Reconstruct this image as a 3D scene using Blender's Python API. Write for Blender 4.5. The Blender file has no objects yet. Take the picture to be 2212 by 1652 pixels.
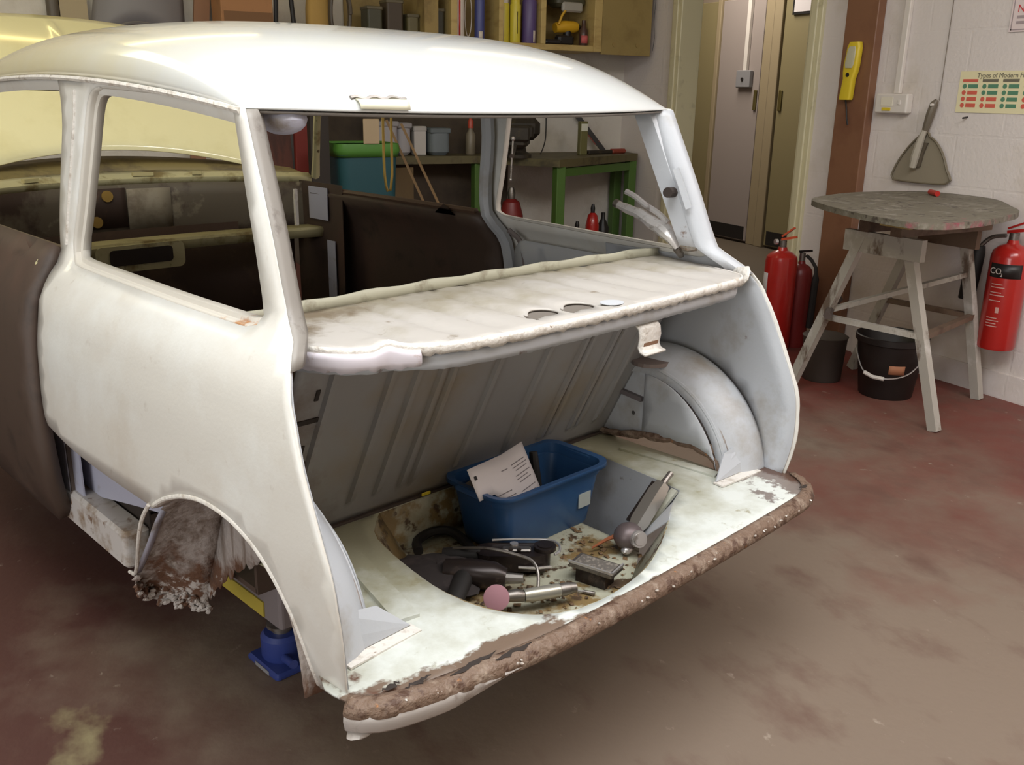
import bpy, math, random
from math import sin, cos, pi, radians
from mathutils import Vector, Matrix, Euler
from mathutils.geometry import delaunay_2d_cdt
random.seed(7)
S = bpy.context.scene
COL = S.collection
TH = 0.2836                      # the car stands turned by this angle in the room

# ------------------------------------------------------------------ camera, light, exposure
cam_d = bpy.data.cameras.new('camera'); cam = bpy.data.objects.new('camera', cam_d); COL.objects.link(cam)
cam_d.sensor_fit = 'HORIZONTAL'; cam_d.sensor_width = 36.0
cam_d.lens = 36.0 * 2004.162 / 2212.0
cam_d.clip_start = 0.02; cam_d.clip_end = 60
def cam_matrix():
    yaw, pitch, roll = 0.7763 - TH, 0.3011, 0.0182
    f = Vector((sin(yaw)*cos(pitch), cos(yaw)*cos(pitch), -sin(pitch)))
    r = Vector((cos(yaw), -sin(yaw), 0)); u = r.cross(f)
    r2 = cos(roll)*r + sin(roll)*u; u2 = -sin(roll)*r + cos(roll)*u
    m = Matrix((r2, u2, -f)).transposed().to_4x4()
    m.translation = Vector((-0.9738, -1.3219, 1.2677))
    return m
cam.matrix_world = cam_matrix()
S.camera = cam
S.view_settings.view_transform = 'Standard'; S.view_settings.look = 'None'
S.view_settings.gamma = 1.0; S.view_settings.use_curve_mapping = False
S.view_settings.exposure = 0.14
W = bpy.data.worlds.new('world'); S.world = W; W.use_nodes = True
W.node_tree.nodes['Background'].inputs[0].default_value = (0.80, 0.90, 1.0, 1)
W.node_tree.nodes['Background'].inputs[1].default_value = 1.0

def area(name, loc, target, sx, sy, power, col):
    d = bpy.data.lights.new(name, 'AREA'); d.shape = 'RECTANGLE'; d.size = sx; d.size_y = sy
    d.energy = power; d.color = col
    o = bpy.data.objects.new(name, d); COL.objects.link(o); o.location = loc
    o.rotation_euler = (Vector(target) - Vector(loc)).to_track_quat('-Z', 'Y').to_euler()
    return o
area('skylight', (-0.45, -0.55, 2.93), (-0.45, -0.55, 0), 2.4, 1.6, 90, (0.95, 0.98, 1.0))
area('garage_opening', (-3.9, -2.3, 1.5), (-0.3, 0.0, 0.9), 2.8, 1.6, 62, (1.0, 0.98, 0.94))
area('right_fill', (1.7, -1.0, 2.93), (1.9, -0.4, 0), 1.4, 1.4, 68, (1.0, 0.94, 0.92))  # unseen fill lamp, added to brighten the right wall and floor
area('corridor_fill', (3.9, 5.2, 2.8), (4.4, 5.2, 0), 0.6, 1.4, 42, (1.0, 0.93, 0.82))  # unseen lamp, added to lift the dark corridor
area('far_fill', (-1.6, 2.4, 2.93), (-0.6, 2.4, 0), 1.4, 1.0, 17, (1.0, 0.93, 0.62))  # unseen warm area lamp that fills the far left

# ------------------------------------------------------------------ small helpers
def lin(c):
    return tuple(((x/255)/12.92 if x/255 <= 0.04045 else ((x/255+0.055)/1.055)**2.4) for x in c)
MATS = {}
def M(name, col, rough=0.5, metal=0.0, layers=(), bump=None, coat=0.0, emit=None):
    """procedural material: base colour plus noise / axis masked colour layers
    layer = (colour, vec, scale, amp, lo, hi)  mask = map(dot(P,vec)+amp*noise(P*scale), lo, hi)"""
    if name in MATS: return MATS[name]
    m = bpy.data.materials.new(name); m.use_nodes = True; nt = m.node_tree; N = nt.nodes; L = nt.links
    b = N['Principled BSDF']
    b.inputs['Roughness'].default_value = rough; b.inputs['Metallic'].default_value = metal
    b.inputs['Coat Weight'].default_value = coat; b.inputs['Coat Roughness'].default_value = 0.08
    base = (*lin(col), 1)
    b.inputs['Base Color'].default_value = base
    if emit:
        b.inputs['Emission Color'].default_value = (*lin(emit[0]), 1); b.inputs['Emission Strength'].default_value = emit[1]
    if layers or bump:
        tc = N.new('ShaderNodeTexCoord')
        cur = None
        for (c, vec, scale, amp, lo, hi) in layers:
            nz = N.new('ShaderNodeTexNoise'); nz.inputs['Detail'].default_value = 6; nz.inputs['Roughness'].default_value = 0.62
            if isinstance(scale, tuple):
                mp = N.new('ShaderNodeMapping'); mp.inputs['Scale'].default_value = scale
                mp.inputs['Location'].default_value = (len(name)*0.37, len(layers)*0.61, 0.2)
                L.new(tc.outputs['Object'], mp.inputs['Vector']); L.new(mp.outputs[0], nz.inputs['Vector']); nz.inputs['Scale'].default_value = 1
            else:
                L.new(tc.outputs['Object'], nz.inputs['Vector']); nz.inputs['Scale'].default_value = scale
            ma = N.new('ShaderNodeMath'); ma.operation = 'MULTIPLY'; ma.inputs[1].default_value = amp
            L.new(nz.outputs['Fac'], ma.inputs[0]); v = ma.outputs[0]
            if any(vec):
                dp = N.new('ShaderNodeVectorMath'); dp.operation = 'DOT_PRODUCT'; dp.inputs[1].default_value = vec
                L.new(tc.outputs['Object'], dp.inputs[0])
                ad = N.new('ShaderNodeMath'); ad.operation = 'ADD'; L.new(v, ad.inputs[0]); L.new(dp.outputs['Value'], ad.inputs[1]); v = ad.outputs[0]
            mr = N.new('ShaderNodeMapRange'); mr.inputs['From Min'].default_value = lo; mr.inputs['From Max'].default_value = hi
            L.new(v, mr.inputs['Value'])
            mx = N.new('ShaderNodeMix'); mx.data_type = 'RGBA'
            L.new(mr.outputs[0], mx.inputs['Factor'])
            if cur is None: mx.inputs['A'].default_value = base
            else: L.new(cur, mx.inputs['A'])
            mx.inputs['B'].default_value = (*lin(c), 1)
            cur = mx.outputs['Result']
        if cur is not None: L.new(cur, b.inputs['Base Color'])
        if bump:
            nz = N.new('ShaderNodeTexNoise'); nz.inputs['Scale'].default_value = bump[0]; nz.inputs['Detail'].default_value = 5
            L.new(tc.outputs['Object'], nz.inputs['Vector'])
            bp = N.new('ShaderNodeBump'); bp.inputs['Strength'].default_value = bump[1]; bp.inputs['Distance'].default_value = 0.01
            L.new(nz.outputs['Fac'], bp.inputs['Height']); L.new(bp.outputs[0], b.inputs['Normal'])
    MATS[name] = m
    return m

class MB:
    def __init__(s): s.v = []; s.f = []
    def add(s, vs, fs, mat=None):
        o = len(s.v)
        s.v += [tuple((mat @ Vector(v)) if mat else v) for v in vs]
        s.f += [tuple(i+o for i in f) for f in fs]; return s
    def box(s, lo, hi, mat=None, bev=0.0):
        x0, y0, z0 = lo; x1, y1, z1 = hi
        b = min(bev, (x1-x0)/2.01, (y1-y0)/2.01, (z1-z0)/2.01)
        if b <= 0:
            return s.add([(x0,y0,z0),(x1,y0,z0),(x1,y1,z0),(x0,y1,z0),(x0,y0,z1),(x1,y0,z1),(x1,y1,z1),(x0,y1,z1)],
                  [(0,3,2,1),(4,5,6,7),(0,1,5,4),(1,2,6,5),(2,3,7,6),(3,0,4,7)], mat)
        pr = rrect((x0+x1)/2, (y0+y1)/2, x1-x0, y1-y0, b*1.6, 3)
        pi_ = rrect((x0+x1)/2, (y0+y1)/2, x1-x0-2*b, y1-y0-2*b, b*0.8, 3)
        loops = [[(x,y,z0) for x,y in pi_], [(x,y,z0+b) for x,y in pr], [(x,y,z1-b) for x,y in pr], [(x,y,z1) for x,y in pi_]]
        return s.loft(loops, mat, True, True)
    def loft(s, loops, mat=None, cap0=False, cap1=False, closed=True):
        n = len(loops[0]); vs = [p for l in loops for p in l]; fs = []
        for i in range(len(loops)-1):
            for j in range(n if closed else n-1):
                k = (j+1) % n
                fs.append((i*n+j, i*n+k, (i+1)*n+k, (i+1)*n+j))
        if cap0: fs.append(tuple(range(n-1, -1, -1)))
        if cap1: fs.append(tuple((len(loops)-1)*n+j for j in range(n)))
        return s.add(vs, fs, mat)
    def lathe(s, prof, n=24, mat=None, cap=True):
        loops = [[(r*cos(2*pi*j/n), r*sin(2*pi*j/n), z) for j in range(n)] for r, z in prof]
        return s.loft(loops, mat, cap, cap)
    def cyl(s, a, b, r, r2=None, n=16):
        a = Vector(a); b = Vector(b); d = b-a
        m = Matrix.Translation(a) @ d.to_track_quat('Z', 'Y').to_matrix().to_4x4()
        return s.lathe([(r, 0), (r if r2 is None else r2, d.length)], n, m)
    def tube(s, pts, r, n=8, closed=False):
        pts = [Vector(p) for p in pts]; loops = []; up = Vector((0,0,1)); prev = None
        N = len(pts)
        for i, p in enumerate(pts):
            t = (pts[min(i+1,N-1)] - pts[max(i-1,0)]).normalized()
            if prev is None:
                a = t.cross(up)
                if a.length < 1e-3: a = t.cross(Vector((1,0,0)))
            else: a = prev - t*prev.dot(t)
            a.normalize(); prev = a; b = t.cross(a)
            rr = r[i] if isinstance(r, (list, tuple)) else r
            loops.append([tuple(p + rr*(cos(2*pi*j/n)*a + sin(2*pi*j/n)*b)) for j in range(n)])
        return s.loft(loops, None, True, True)
    def bar(s, a, b, w, h, up=(0,0,1)):
        a = Vector(a); b = Vector(b); t = (b-a).normalized(); x = t.cross(Vector(up))
        if x.length < 1e-3: x = t.cross(Vector((1,0,0)))
        x.normalize(); y = x.cross(t)
        q = [(-w/2,-h/2),(w/2,-h/2),(w/2,h/2),(-w/2,h/2)]
        return s.loft([[tuple(p + x*u + y*v) for u, v in q] for p in (a, b)], None, True, True)
    def prism(s, poly, z0, z1, mat=None):
        return s.loft([[(x,y,z0) for x,y in poly], [(x,y,z1) for x,y in poly]], mat, True, True)
    def grid(s, P, mat=None):
        n = len(P[0]); fs = []
        for i in range(len(P)-1):
            for j in range(n-1): fs.append((i*n+j, i*n+j+1, (i+1)*n+j+1, (i+1)*n+j))
        return s.add([p for r in P for p in r], fs, mat)
    def blob(s, c, rx, ry, rz, n=14, m=8, jit=0.0):
        loops = []
        for i in range(m+1):
            a = -pi/2 + pi*i/m; rr = max(cos(a), 0.02)
            loops.append([(c[0]+rx*rr*cos(2*pi*j/n)*(1+jit*random.uniform(-1,1)), c[1]+ry*rr*sin(2*pi*j/n)*(1+jit*random.uniform(-1,1)), c[2]+rz*sin(a)*(1+jit*0.5*random.uniform(-1,1))) for j in range(n)])
        return s.loft(loops, None, True, True)
    def build(s, name, mat, parent=None, smooth=False, thick=0.0, off=-1.0, ang=35):
        me = bpy.data.meshes.new(name); me.from_pydata(s.v, [], s.f); me.update()
        if mat: me.materials.append(mat)
        o = bpy.data.objects.new(name, me); COL.objects.link(o)
        if parent: o.parent = parent
        if smooth:
            me.polygons.foreach_set('use_smooth', [True]*len(me.polygons))
            try: me.set_sharp_from_angle(angle=radians(ang))
            except Exception: pass
        if thick:
            md = o.modifiers.new('solid', 'SOLIDIFY'); md.thickness = thick; md.offset = off
        return o

def rrect(cx, cy, w, h, r, n=4):
    r = min(r, w/2*0.999, h/2*0.999); out = []
    for sx, sy, a0 in ((1,1,0),(-1,1,90),(-1,-1,180),(1,-1,270)):
        for k in range(n+1):
            a = radians(a0 + 90*k/n)
            out.append((cx+sx*(w/2-r)+r*cos(a), cy+sy*(h/2-r)+r*sin(a)))
    return out
def circ(cx, cy, r, n=20, r2=None): return [(cx+r*cos(2*pi*k/n), cy+(r2 or r)*sin(2*pi*k/n)) for k in range(n)]
def crom(pts, step=0.02, closed=True):
    """Catmull-Rom through the points"""
    n = len(pts); out = []
    P = [Vector(p) for p in pts]
    for i in range(n if closed else n-1):
        p0 = P[(i-1) % n] if closed or i > 0 else P[0]; p1 = P[i]; p2 = P[(i+1) % n]
        p3 = P[(i+2) % n] if closed or i+2 < n else P[-1]
        k = max(1, int((p2-p1).length/step))
        for j in range(k):
            t = j/k
            q = 0.5*((2*p1) + (p2-p0)*t + (2*p0-5*p1+4*p2-p3)*t*t + (3*p1-p0-3*p2+p3)*t**3)
            out.append(tuple(q))
    if not closed: out.append(tuple(P[-1]))
    return out
def dens(pts, step, closed=True):
    out = []
    n = len(pts)
    for i in range(n if closed else n-1):
        a = Vector(pts[i]); b = Vector(pts[(i+1) % n]); k = max(1, int((b-a).length/step))
        for j in range(k): out.append(tuple(a+(b-a)*j/k))
    if not closed: out.append(tuple(pts[-1]))
    return out
def inside(p, poly):
    x, y = p; c = False; n = len(poly); j = n-1
    for i in range(n):
        xi, yi = poly[i]; xj, yj = poly[j]
        if (yi > y) != (yj > y) and x < (xj-xi)*(y-yi)/(yj-yi)+xi: c = not c
        j = i
    return c
def plate(outline, holes, step, fmap, mb=None):
    """fill a 2D outline with holes by a fine triangulation and map every point to 3D"""
    mb = mb or MB()
    pts = []; edges = []
    for L in [outline]+list(holes):
        o = len(pts); pts += [Vector((p[0], p[1])) for p in L]
        edges += [(o+i, o+(i+1) % len(L)) for i in range(len(L))]
    xs = [p[0] for p in outline]; ys = [p[1] for p in outline]
    bnd = list(pts)
    y = min(ys)+step*0.5; row = 0
    while y < max(ys):
        x = min(xs)+step*(0.5 if row % 2 else 0.0)
        while x < max(xs):
            if inside((x,y), outline) and not any(inside((x,y), h) for h in holes):
                q = Vector((x,y))
                if min((q-b).length_squared for b in bnd) > (step*0.55)**2: pts.append(q)
            x += step
        y += step; row += 1
    vs, es, fs, *_ = delaunay_2d_cdt(pts, edges, [], 0, 1e-6)
    keep = []
    for f in fs:
        c = sum((vs[i] for i in f), Vector((0,0)))/len(f)
        if inside(c, outline) and not any(inside(c, h) for h in holes): keep.append(tuple(f))
    return mb.add([fmap(v.x, v.y) for v in vs], keep)

def tag(o, label=None, cat=None, group=None, kind=None):
    if label: o['label'] = label
    if cat: o['category'] = cat
    if group: o['group'] = group
    if kind: o['kind'] = kind
    return o
def thing(name, label, cat, loc=(0,0,0), rz=0.0, group=None, rot=None):
    o = bpy.data.objects.new(name, None); COL.objects.link(o); o.empty_display_size = 0.1
    o.location = loc; o.rotation_euler = rot if rot else (0,0,rz)
    return tag(o, label, cat, group)
def copy_tree(o, parent=None):
    c = o.copy(); COL.objects.link(c)
    if parent: c.parent = parent
    for ch in list(o.children): copy_tree(ch, c)
    return c
def struct(name, mb, mat, smooth=False):
    o = mb.build(name, mat, None, smooth); o['kind'] = 'structure'; return o
def text_mesh(name, s, size, mat, parent, mtx, ext=0.0004):
    cu = bpy.data.curves.new(name, 'FONT'); cu.body = s; cu.size = size; cu.extrude = ext; cu.align_x = 'LEFT'
    t = bpy.data.objects.new(name+'_curve', cu); COL.objects.link(t)
    dg = bpy.context.evaluated_depsgraph_get(); me = bpy.data.meshes.new_from_object(t.evaluated_get(dg))
    bpy.data.objects.remove(t); me.name = name
    me.materials.clear(); me.materials.append(mat)
    o = bpy.data.objects.new(name, me); COL.objects.link(o); o.parent = parent; o.matrix_local = mtx
    return o
def c2r(x, y, z=0.0):            # car metres -> room metres
    return (x*cos(TH)-y*sin(TH), x*sin(TH)+y*cos(TH), z)

# ------------------------------------------------------------------ materials
floor_m = M('painted_concrete', (120,104,90), 0.62, 0, [
    ((104,64,54), (0.06,0.02,0), (1.1,1.0,1), 1.0, 0.52, 0.72),
    ((116,48,40), (0.16,0.08,0), (0.9,0.9,1), 1.0, 0.84, 1.08),
    ((80,48,42), (-0.26,0.03,0), (1.3,1.3,1), 1.0, 0.54, 0.74),
    ((140,128,96), (-0.08,-0.04,0), (2.6,1.8,1), 1.0, 0.66, 0.76),
    ((94,68,58), (0,0,0), (7,4,1), 1.0, 0.52, 0.8),
    ((150,136,122), (0,0,0), (24,16,1), 1.0, 0.66, 0.76)], bump=(40,0.12))
wall_m = M('white_painted_block', (206,200,190), 0.7, 0, [((176,166,150), (0,0,0), 3.0, 1.0, 0.52, 0.8)], bump=(70,0.35))
wallr_m = M('white_painted_wall', (214,205,200), 0.7, 0, [((190,178,162), (0,0,0), 2.2, 1.0, 0.55, 0.85)], bump=(60,0.25))
ceil_m = M('ceiling_board', (170,166,158), 0.8)
def add_block_joints(m):
    nt = m.node_tree; N = nt.nodes; L = nt.links; b = N['Principled BSDF']
    tc = N.new('ShaderNodeTexCoord'); sp = N.new('ShaderNodeSeparateXYZ'); cb = N.new('ShaderNodeCombineXYZ')
    L.new(tc.outputs['Object'], sp.inputs[0]); L.new(sp.outputs['Y'], cb.inputs['X']); L.new(sp.outputs['Z'], cb.inputs['Y'])
    br = N.new('ShaderNodeTexBrick'); br.inputs['Scale'].default_value = 1.0; br.inputs['Mortar Size'].default_value = 0.007
    br.inputs['Mortar Smooth'].default_value = 0.6; br.inputs['Brick Width'].default_value = 0.45; br.inputs['Row Height'].default_value = 0.225
    br.inputs['Color1'].default_value = br.inputs['Color2'].default_value = (1,1,1,1); br.inputs['Mortar'].default_value = (0,0,0,1)
    L.new(cb.outputs[0], br.inputs['Vector'])
    bp = N.new('ShaderNodeBump'); bp.inputs['Strength'].default_value = 0.18; bp.inputs['Distance'].default_value = 0.006
    L.new(br.outputs['Color'], bp.inputs['Height'])
    old = b.inputs['Normal'].links[0].from_socket if b.inputs['Normal'].links else None
    if old: L.new(old, bp.inputs['Normal'])
    L.new(bp.outputs[0], b.inputs['Normal'])
add_block_joints(wallr_m)
cream_trim = M('cream_gloss_trim', (206,198,164), 0.35, 0, [((160,150,120),(0,0,0),9,1,0.6,0.8)])
paint = M('old_white_paint', (214,210,202), 0.3, 0, [
    ((204,196,184), (0,0,0), 5.0, 1.0, 0.55, 0.75),
    ((196,188,178), (0,0,0), 26.0, 1.0, 0.64, 0.74),
    ((226,226,222), (0,0,0), 3.0, 1.0, 0.5, 0.7)], bump=(120,0.04), coat=0.25)
roof_m = M('roof_white_paint', (204,205,203), 0.16, 0, [((204,194,158),(-.15,.30,0),2.0,0.5,0.42,0.75)], coat=0.6)  # warm tube light and dust painted in towards the front left
inner_m = M('inner_pale_grey_paint', (176,178,182), 0.42, 0, [
    ((150,142,132), (0,0,0), 6.0, 1.0, 0.55, 0.75),
    ((104,78,62), (0,0,0), 14.0, 1.0, 0.68, 0.74)], bump=(90,0.06))
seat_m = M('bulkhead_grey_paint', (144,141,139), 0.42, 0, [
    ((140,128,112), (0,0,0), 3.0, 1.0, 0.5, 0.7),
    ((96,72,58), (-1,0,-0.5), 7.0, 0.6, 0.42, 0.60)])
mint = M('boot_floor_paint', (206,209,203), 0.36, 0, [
    ((152,148,124), (0,0.9,0), 6.0, 0.9, 0.44, 0.74),  # dirt film and shelf shade both in this colour, stronger forward
    ((148,142,116), (0,0,0), 15.0, 1.0, 0.62, 0.70),
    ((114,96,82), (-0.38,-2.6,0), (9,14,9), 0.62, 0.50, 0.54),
    ((196,128,56), (0,-2.2,0), 34.0, 0.72, 0.64, 0.70),
    ((124,114,108), (1.6,-0.3,0), (12,12,12), 0.9, 1.26, 1.30),
    ((98,70,56), (-2.0,-0.8,0), 12.0, 0.7, 1.56, 1.62),
    ((84,62,52), (4.0,0.4,0), 10.0, 0.7, 2.74, 2.82)], bump=(60,0.08))
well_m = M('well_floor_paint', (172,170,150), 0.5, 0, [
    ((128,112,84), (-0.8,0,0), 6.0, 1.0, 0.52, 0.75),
    ((126,104,66), (0,0,0), 12.0, 1.0, 0.50, 0.58),
    ((78,60,42), (0,0,0), 22.0, 1.0, 0.56, 0.62)], bump=(60,0.2))
rust = M('flaking_rust', (114,92,76), 0.6, 0, [
    ((146,128,112), (0,0,0), 22.0, 1.0, 0.54, 0.66),
    ((82,58,44), (0,0,0), 34.0, 1.0, 0.54, 0.62),
    ((166,112,64), (0,0,0), 48.0, 1.0, 0.66, 0.72),
    ((214,206,198), (0,0,0), 70.0, 1.0, 0.68, 0.73)], bump=(60,0.9))
archrust = M('arch_underseal_rust', (156,146,140), 0.7, 0, [
    ((118,104,94), (0,0,0), (34,34,2.5), 1.0, 0.48, 0.62),
    ((98,68,50), (0.0,-0.3,-2.4), (22,22,12), 0.9, -0.62, -0.48),
    ((182,174,168), (0,0,-2.4), 40.0, 1.2, -0.02, 0.06)], bump=(60,0.5))
lip_m = M('chipped_white_edge', (214,208,200), 0.5, 0, [((184,174,162),(0,0,0),40,1.0,0.52,0.66),((140,118,100),(0,0,0),70,1.0,0.66,0.72)], bump=(90,0.4))
frame_rust = M('window_sill_rust', (206,200,190), 0.4, 0, [
    ((176,126,84), (0,-1.4,-6.0), 30.0, 0.8, -5.56, -5.44)])
primer = M('dark_brown_primer', (72,57,48), 0.6, 0, [((88,64,54),(0,0,0),3.0,1.0,0.5,0.75),((56,45,38),(0,0,0),9.0,1.0,0.55,0.7)])
dash_m = M('grimy_dash', (96,86,70), 0.6, 0, [
    ((60,44,34),(0,0,0),5.0,1.0,0.5,0.6), ((128,118,98),(0,0,0),9.0,1.0,0.6,0.68), ((120,84,44),(0,0,0),18.0,1.0,0.68,0.74)])
dash_dark = M('bare_dash_centre', (58,42,32), 0.7, 0, [((84,60,42),(0,0,0),20.0,1.0,0.55,0.7)])
dash_cream = M('dirty_cream_paint', (182,174,134), 0.45, 0, [((128,112,72),(0,0,0),11.0,1.0,0.52,0.66),((84,70,48),(0,0,0),24.0,1.0,0.64,0.7)])
cream_bonnet = M('cream_bonnet_paint', (226,217,168), 0.14, 0, [((204,192,138),(0,0,0),2.5,1.0,0.5,0.8)], coat=0.7)  # yellow of the warm tube light put into the cream base
lilac = M('lilac_grey_paint', (172,172,188), 0.5, 0, [((140,132,128),(0,0,0),12.0,1.0,0.55,0.68)])
sill_m = M('patchy_sill_paint', (182,176,172), 0.6, 0, [((132,112,92),(0,0,0),9.0,1.0,0.48,0.6),((110,84,64),(0,0,0),26.0,1.0,0.6,0.68)])
dark = M('dark_cavity', (44,34,28), 0.8)
steel = M('bright_steel', (206,202,200), 0.32, 0.7, [((150,142,136),(0,0,0),40,1,0.55,0.7)])
steel_dull = M('dull_steel', (140,134,128), 0.45, 0.9, [((96,82,70),(0,0,0),30,1,0.52,0.7)])
black_m = M('black_plastic', (34,31,30), 0.4)
black_rub = M('black_rubber', (30,27,26), 0.6)
oily = M('oily_dark_metal', (52,44,42), 0.3, 0.5, [((88,74,68),(0,0,0),30,1,0.56,0.7)])
blue_tub = M('blue_polypropylene', (42,78,122), 0.38, 0, [((54,94,136),(0,0,0),6,1,0.5,0.8)])
paper = M('white_paper', (206,198,198), 0.7)
ink = M('grey_ink', (120,112,114), 0.8)
inkd = M('black_ink', (40,36,36), 0.8)
redp = M('red_enamel', (178,36,30), 0.28, 0, [((150,28,26),(0,0,0),3,1,0.5,0.8)], coat=0.4)
redd = M('dark_red_enamel', (120,36,34), 0.4)
white_p = M('white_plastic', (214,206,198), 0.4)
yellow_p = M('yellow_plastic', (214,188,46), 0.4)
grey_p = M('grey_plastic', (136,134,136), 0.45)
wood_w = M('worn_white_painted_wood', (176,170,160), 0.6, 0, [((108,92,80),(0,0,0),(14,14,5),1,0.56,0.66),((206,202,196),(0,0,0),9,1,0.55,0.7)])
wood_b = M('weathered_wood', (112,92,76), 0.7, 0, [((80,60,48),(0,0,0),8,1,0.5,0.7)])
ply = M('plywood', (186,162,104), 0.6, 0, [((164,138,84),(0,0,0),(6,6,22),1,0.5,0.7)])
ply_d = M('dusty_plywood', (150,128,78), 0.7, 0, [((116,96,58),(0,0,0),7,1,0.5,0.7)])
brownpost = M('brown_gloss_post', (128,90,66), 0.4, 0, [((108,68,50),(0,0,0),3,1,0.5,0.75)])
boardtop = M('paint_stained_board', (110,104,90), 0.6, 0, [
    ((140,134,122),(0,0,0),14,1,0.52,0.66), ((74,66,58),(0,0,0),26,1,0.55,0.65), ((158,72,90),(0,-1.4,0),9,0.8,1.0,1.12)], bump=(60,0.3))
green_m = M('green_painted_steel', (78,110,48), 0.5)
benchtop = M('oily_bench_top', (96,88,58), 0.6, 0, [((66,58,40),(0,0,0),9,1,0.5,0.65)])
iron = M('dark_cast_iron', (52,46,38), 0.6, 0.3, [((74,64,46),(0,0,0),20,1,0.55,0.7)])
corr_m = M('corridor_wall_paint', (132,118,102), 0.7)
corr_door = M('corridor_door_grey', (150,138,132), 0.6)
corr_olive = M('corridor_door_olive', (128,116,82), 0.6)
jamb_m = M('corridor_frame_beige', (148,132,104), 0.6)
corr_floor = M('corridor_floor', (92,80,66), 0.6)
def plain(n, c, r=0.5, me=0.0): return M(n, c, r, me)

# ------------------------------------------------------------------ setting
WX = 2.846; CEIL = 2.96
struct('floor', MB().box((-4.0,-4.6,-0.1),(WX+0.12,4.37,0)), floor_m)
struct('ceiling', MB().box((-4.0,-4.6,CEIL),(WX+0.12,4.37,CEIL+0.1)), ceil_m)
w = MB().box((WX,-4.6,0),(WX+0.12,2.47,CEIL)).box((WX,3.80,0),(WX+0.12,4.37,CEIL)).box((WX,2.47,2.1),(WX+0.12,3.80,CEIL))
struct('wall_right', w, wallr_m)
struct('wall_back', MB().box((-4.0,4.25,0),(WX,4.37,CEIL)), wall_m)
wl = MB().box((-4.12,-4.6,0),(-4.0,-3.4,CEIL)).box((-4.12,0.2,0),(-4.0,4.37,CEIL)).box((-4.12,-3.4,2.4),(-4.0,0.2,CEIL))
struct('wall_left', wl, wall_m)
struct('wall_front', MB().box((-4.12,-4.72,0),(WX+0.12,-4.6,CEIL)), wall_m)
struct('baseboard_right', MB().box((WX-0.012,-4.5,0),(WX,2.0,0.115)), wallr_m)
# doorway trims
def trim(n, y0, y1):
    m = MB().box((WX-0.022,y0,0),(WX+0.14,y1,2.16),None,0.004)
    m.box((WX-0.034,y0+(y1-y0)*0.3,0),(WX-0.02,y1-0.02,2.16),None,0.004)
    struct(n, m, cream_trim)
trim('trim_1', 2.452, 2.545); trim('trim_2', 3.62, 3.72)
struct('trim_3', MB().box((WX-0.022,2.545,2.06),(WX+0.14,3.62,2.16),None,0.004), cream_trim)
# corridor beyond the doorway
CX = 4.95
struct('corridor_floor', MB().box((WX+0.12,1.6,-0.1),(CX+0.1,7.2,0.0)), corr_floor)
struct('wall_corridor', MB().box((CX,1.6,0),(CX+0.1,7.2,CEIL)).box((WX+0.12,7.2,0),(CX+0.1,7.3,CEIL)).box((WX+0.12,1.5,0),(CX+0.1,1.6,CEIL)), corr_m)
struct('wall_partition', MB().box((WX+0.02,4.37,0),(WX+0.12,7.2,CEIL)), corr_m)
struct('corridor_ceiling', MB().box((WX+0.12,1.5,CEIL),(CX+0.1,7.3,CEIL+0.1)), ceil_m)
for i, (y0, y1, m_) in enumerate(((5.17,5.72,corr_door),(3.95,4.93,corr_olive),(5.78,6.5,corr_olive))):
    d = struct('door_%d' % (i+1), MB().box((CX-0.05,y0,0.02),(CX-0.004,y1,2.1),None,0.004), m_)
    kp = MB().box((CX-0.056,y0+0.03,0.03),(CX-0.051,y1-0.03,0.15)).build('kick_plate', black_m, d)
    MB().box((CX-0.066,(y0 if i==0 else y1)+(0.01 if i==0 else -0.06),1.17),(CX-0.052,(y0 if i==0 else y1)+(0.045 if i==0 else -0.025),1.34),None,0.003).build('latch_plate', plain('aged_brass',(110,98,56),0.4,0.6), d)
for i, (y0, y1) in enumerate(((4.94,5.04),(5.06,5.165),(5.725,5.775))):
    struct('trim_%d' % (i+4), MB().box((CX-0.07 if i!=1 else CX-0.05,y0,0),(CX-0.003,y1,2.2),None,0.005), jamb_m)
t = thing('conduit_socket', 'pale wall socket on a vertical conduit seen through the doorway', 'socket', (CX-0.05,5.34,1.36))
MB().box((-0.045,-0.09,0),(-0.002,0.09,0.145),None,0.006).build('socket_box', grey_p, t)
MB().box((-0.03,-0.022,0.146),(-0.004,0.022,1.55)).build('conduit', white_p, t)
MB().cyl((-0.046,0,0.07),(-0.054,0,0.07),0.014).build('plug_hole', black_m, t)
t = thing('framed_notice', 'framed notice high on the corridor wall beyond the doorway', 'frame', (CX-0.05,4.70,1.93))
MB().box((-0.02,-0.13,0),(-0.001,0.13,0.36)).build('frame', black_m, t)
MB().box((-0.023,-0.11,0.02),(-0.0205,0.11,0.34)).build('sheet', paper, t)
# ------------------------------------------------------------------ the stripped car body (car frame: x right, y forward, z up)
CAR = thing('small_car', 'stripped white small car, rear panel cut away, in the middle of the workshop', 'car', (0,0,0), TH)
BZ = [.2,.30,.42,.50,.60,.75,.84,.880,.905,.93,1.0,1.287,1.4]; BXV = [.64,.66,.69,.70,.705,.698,.682,.660,.632,.614,.606,.575,.55]
def interp(x, xs, ys):
    if x <= xs[0]: return ys[0]
    for i in range(len(xs)-1):
        if x <= xs[i+1]: return ys[i]+(ys[i+1]-ys[i])*(x-xs[i])/(xs[i+1]-xs[i])
    return ys[-1]
def taper(y): return .05*max(0, 1-y/.95)**1.2
def frontin(y): return .05*max(0, (y-1.5)/1.5)**1.6
def XF(y, z):
    w_ = .035 if z < .82 else .006
    return sum(interp(z+w_*k, BZ, BXV)*c for k, c in ((-1,.12),(-.5,.22),(0,.32),(.5,.22),(1,.12)))-taper(y)-frontin(y)
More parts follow.
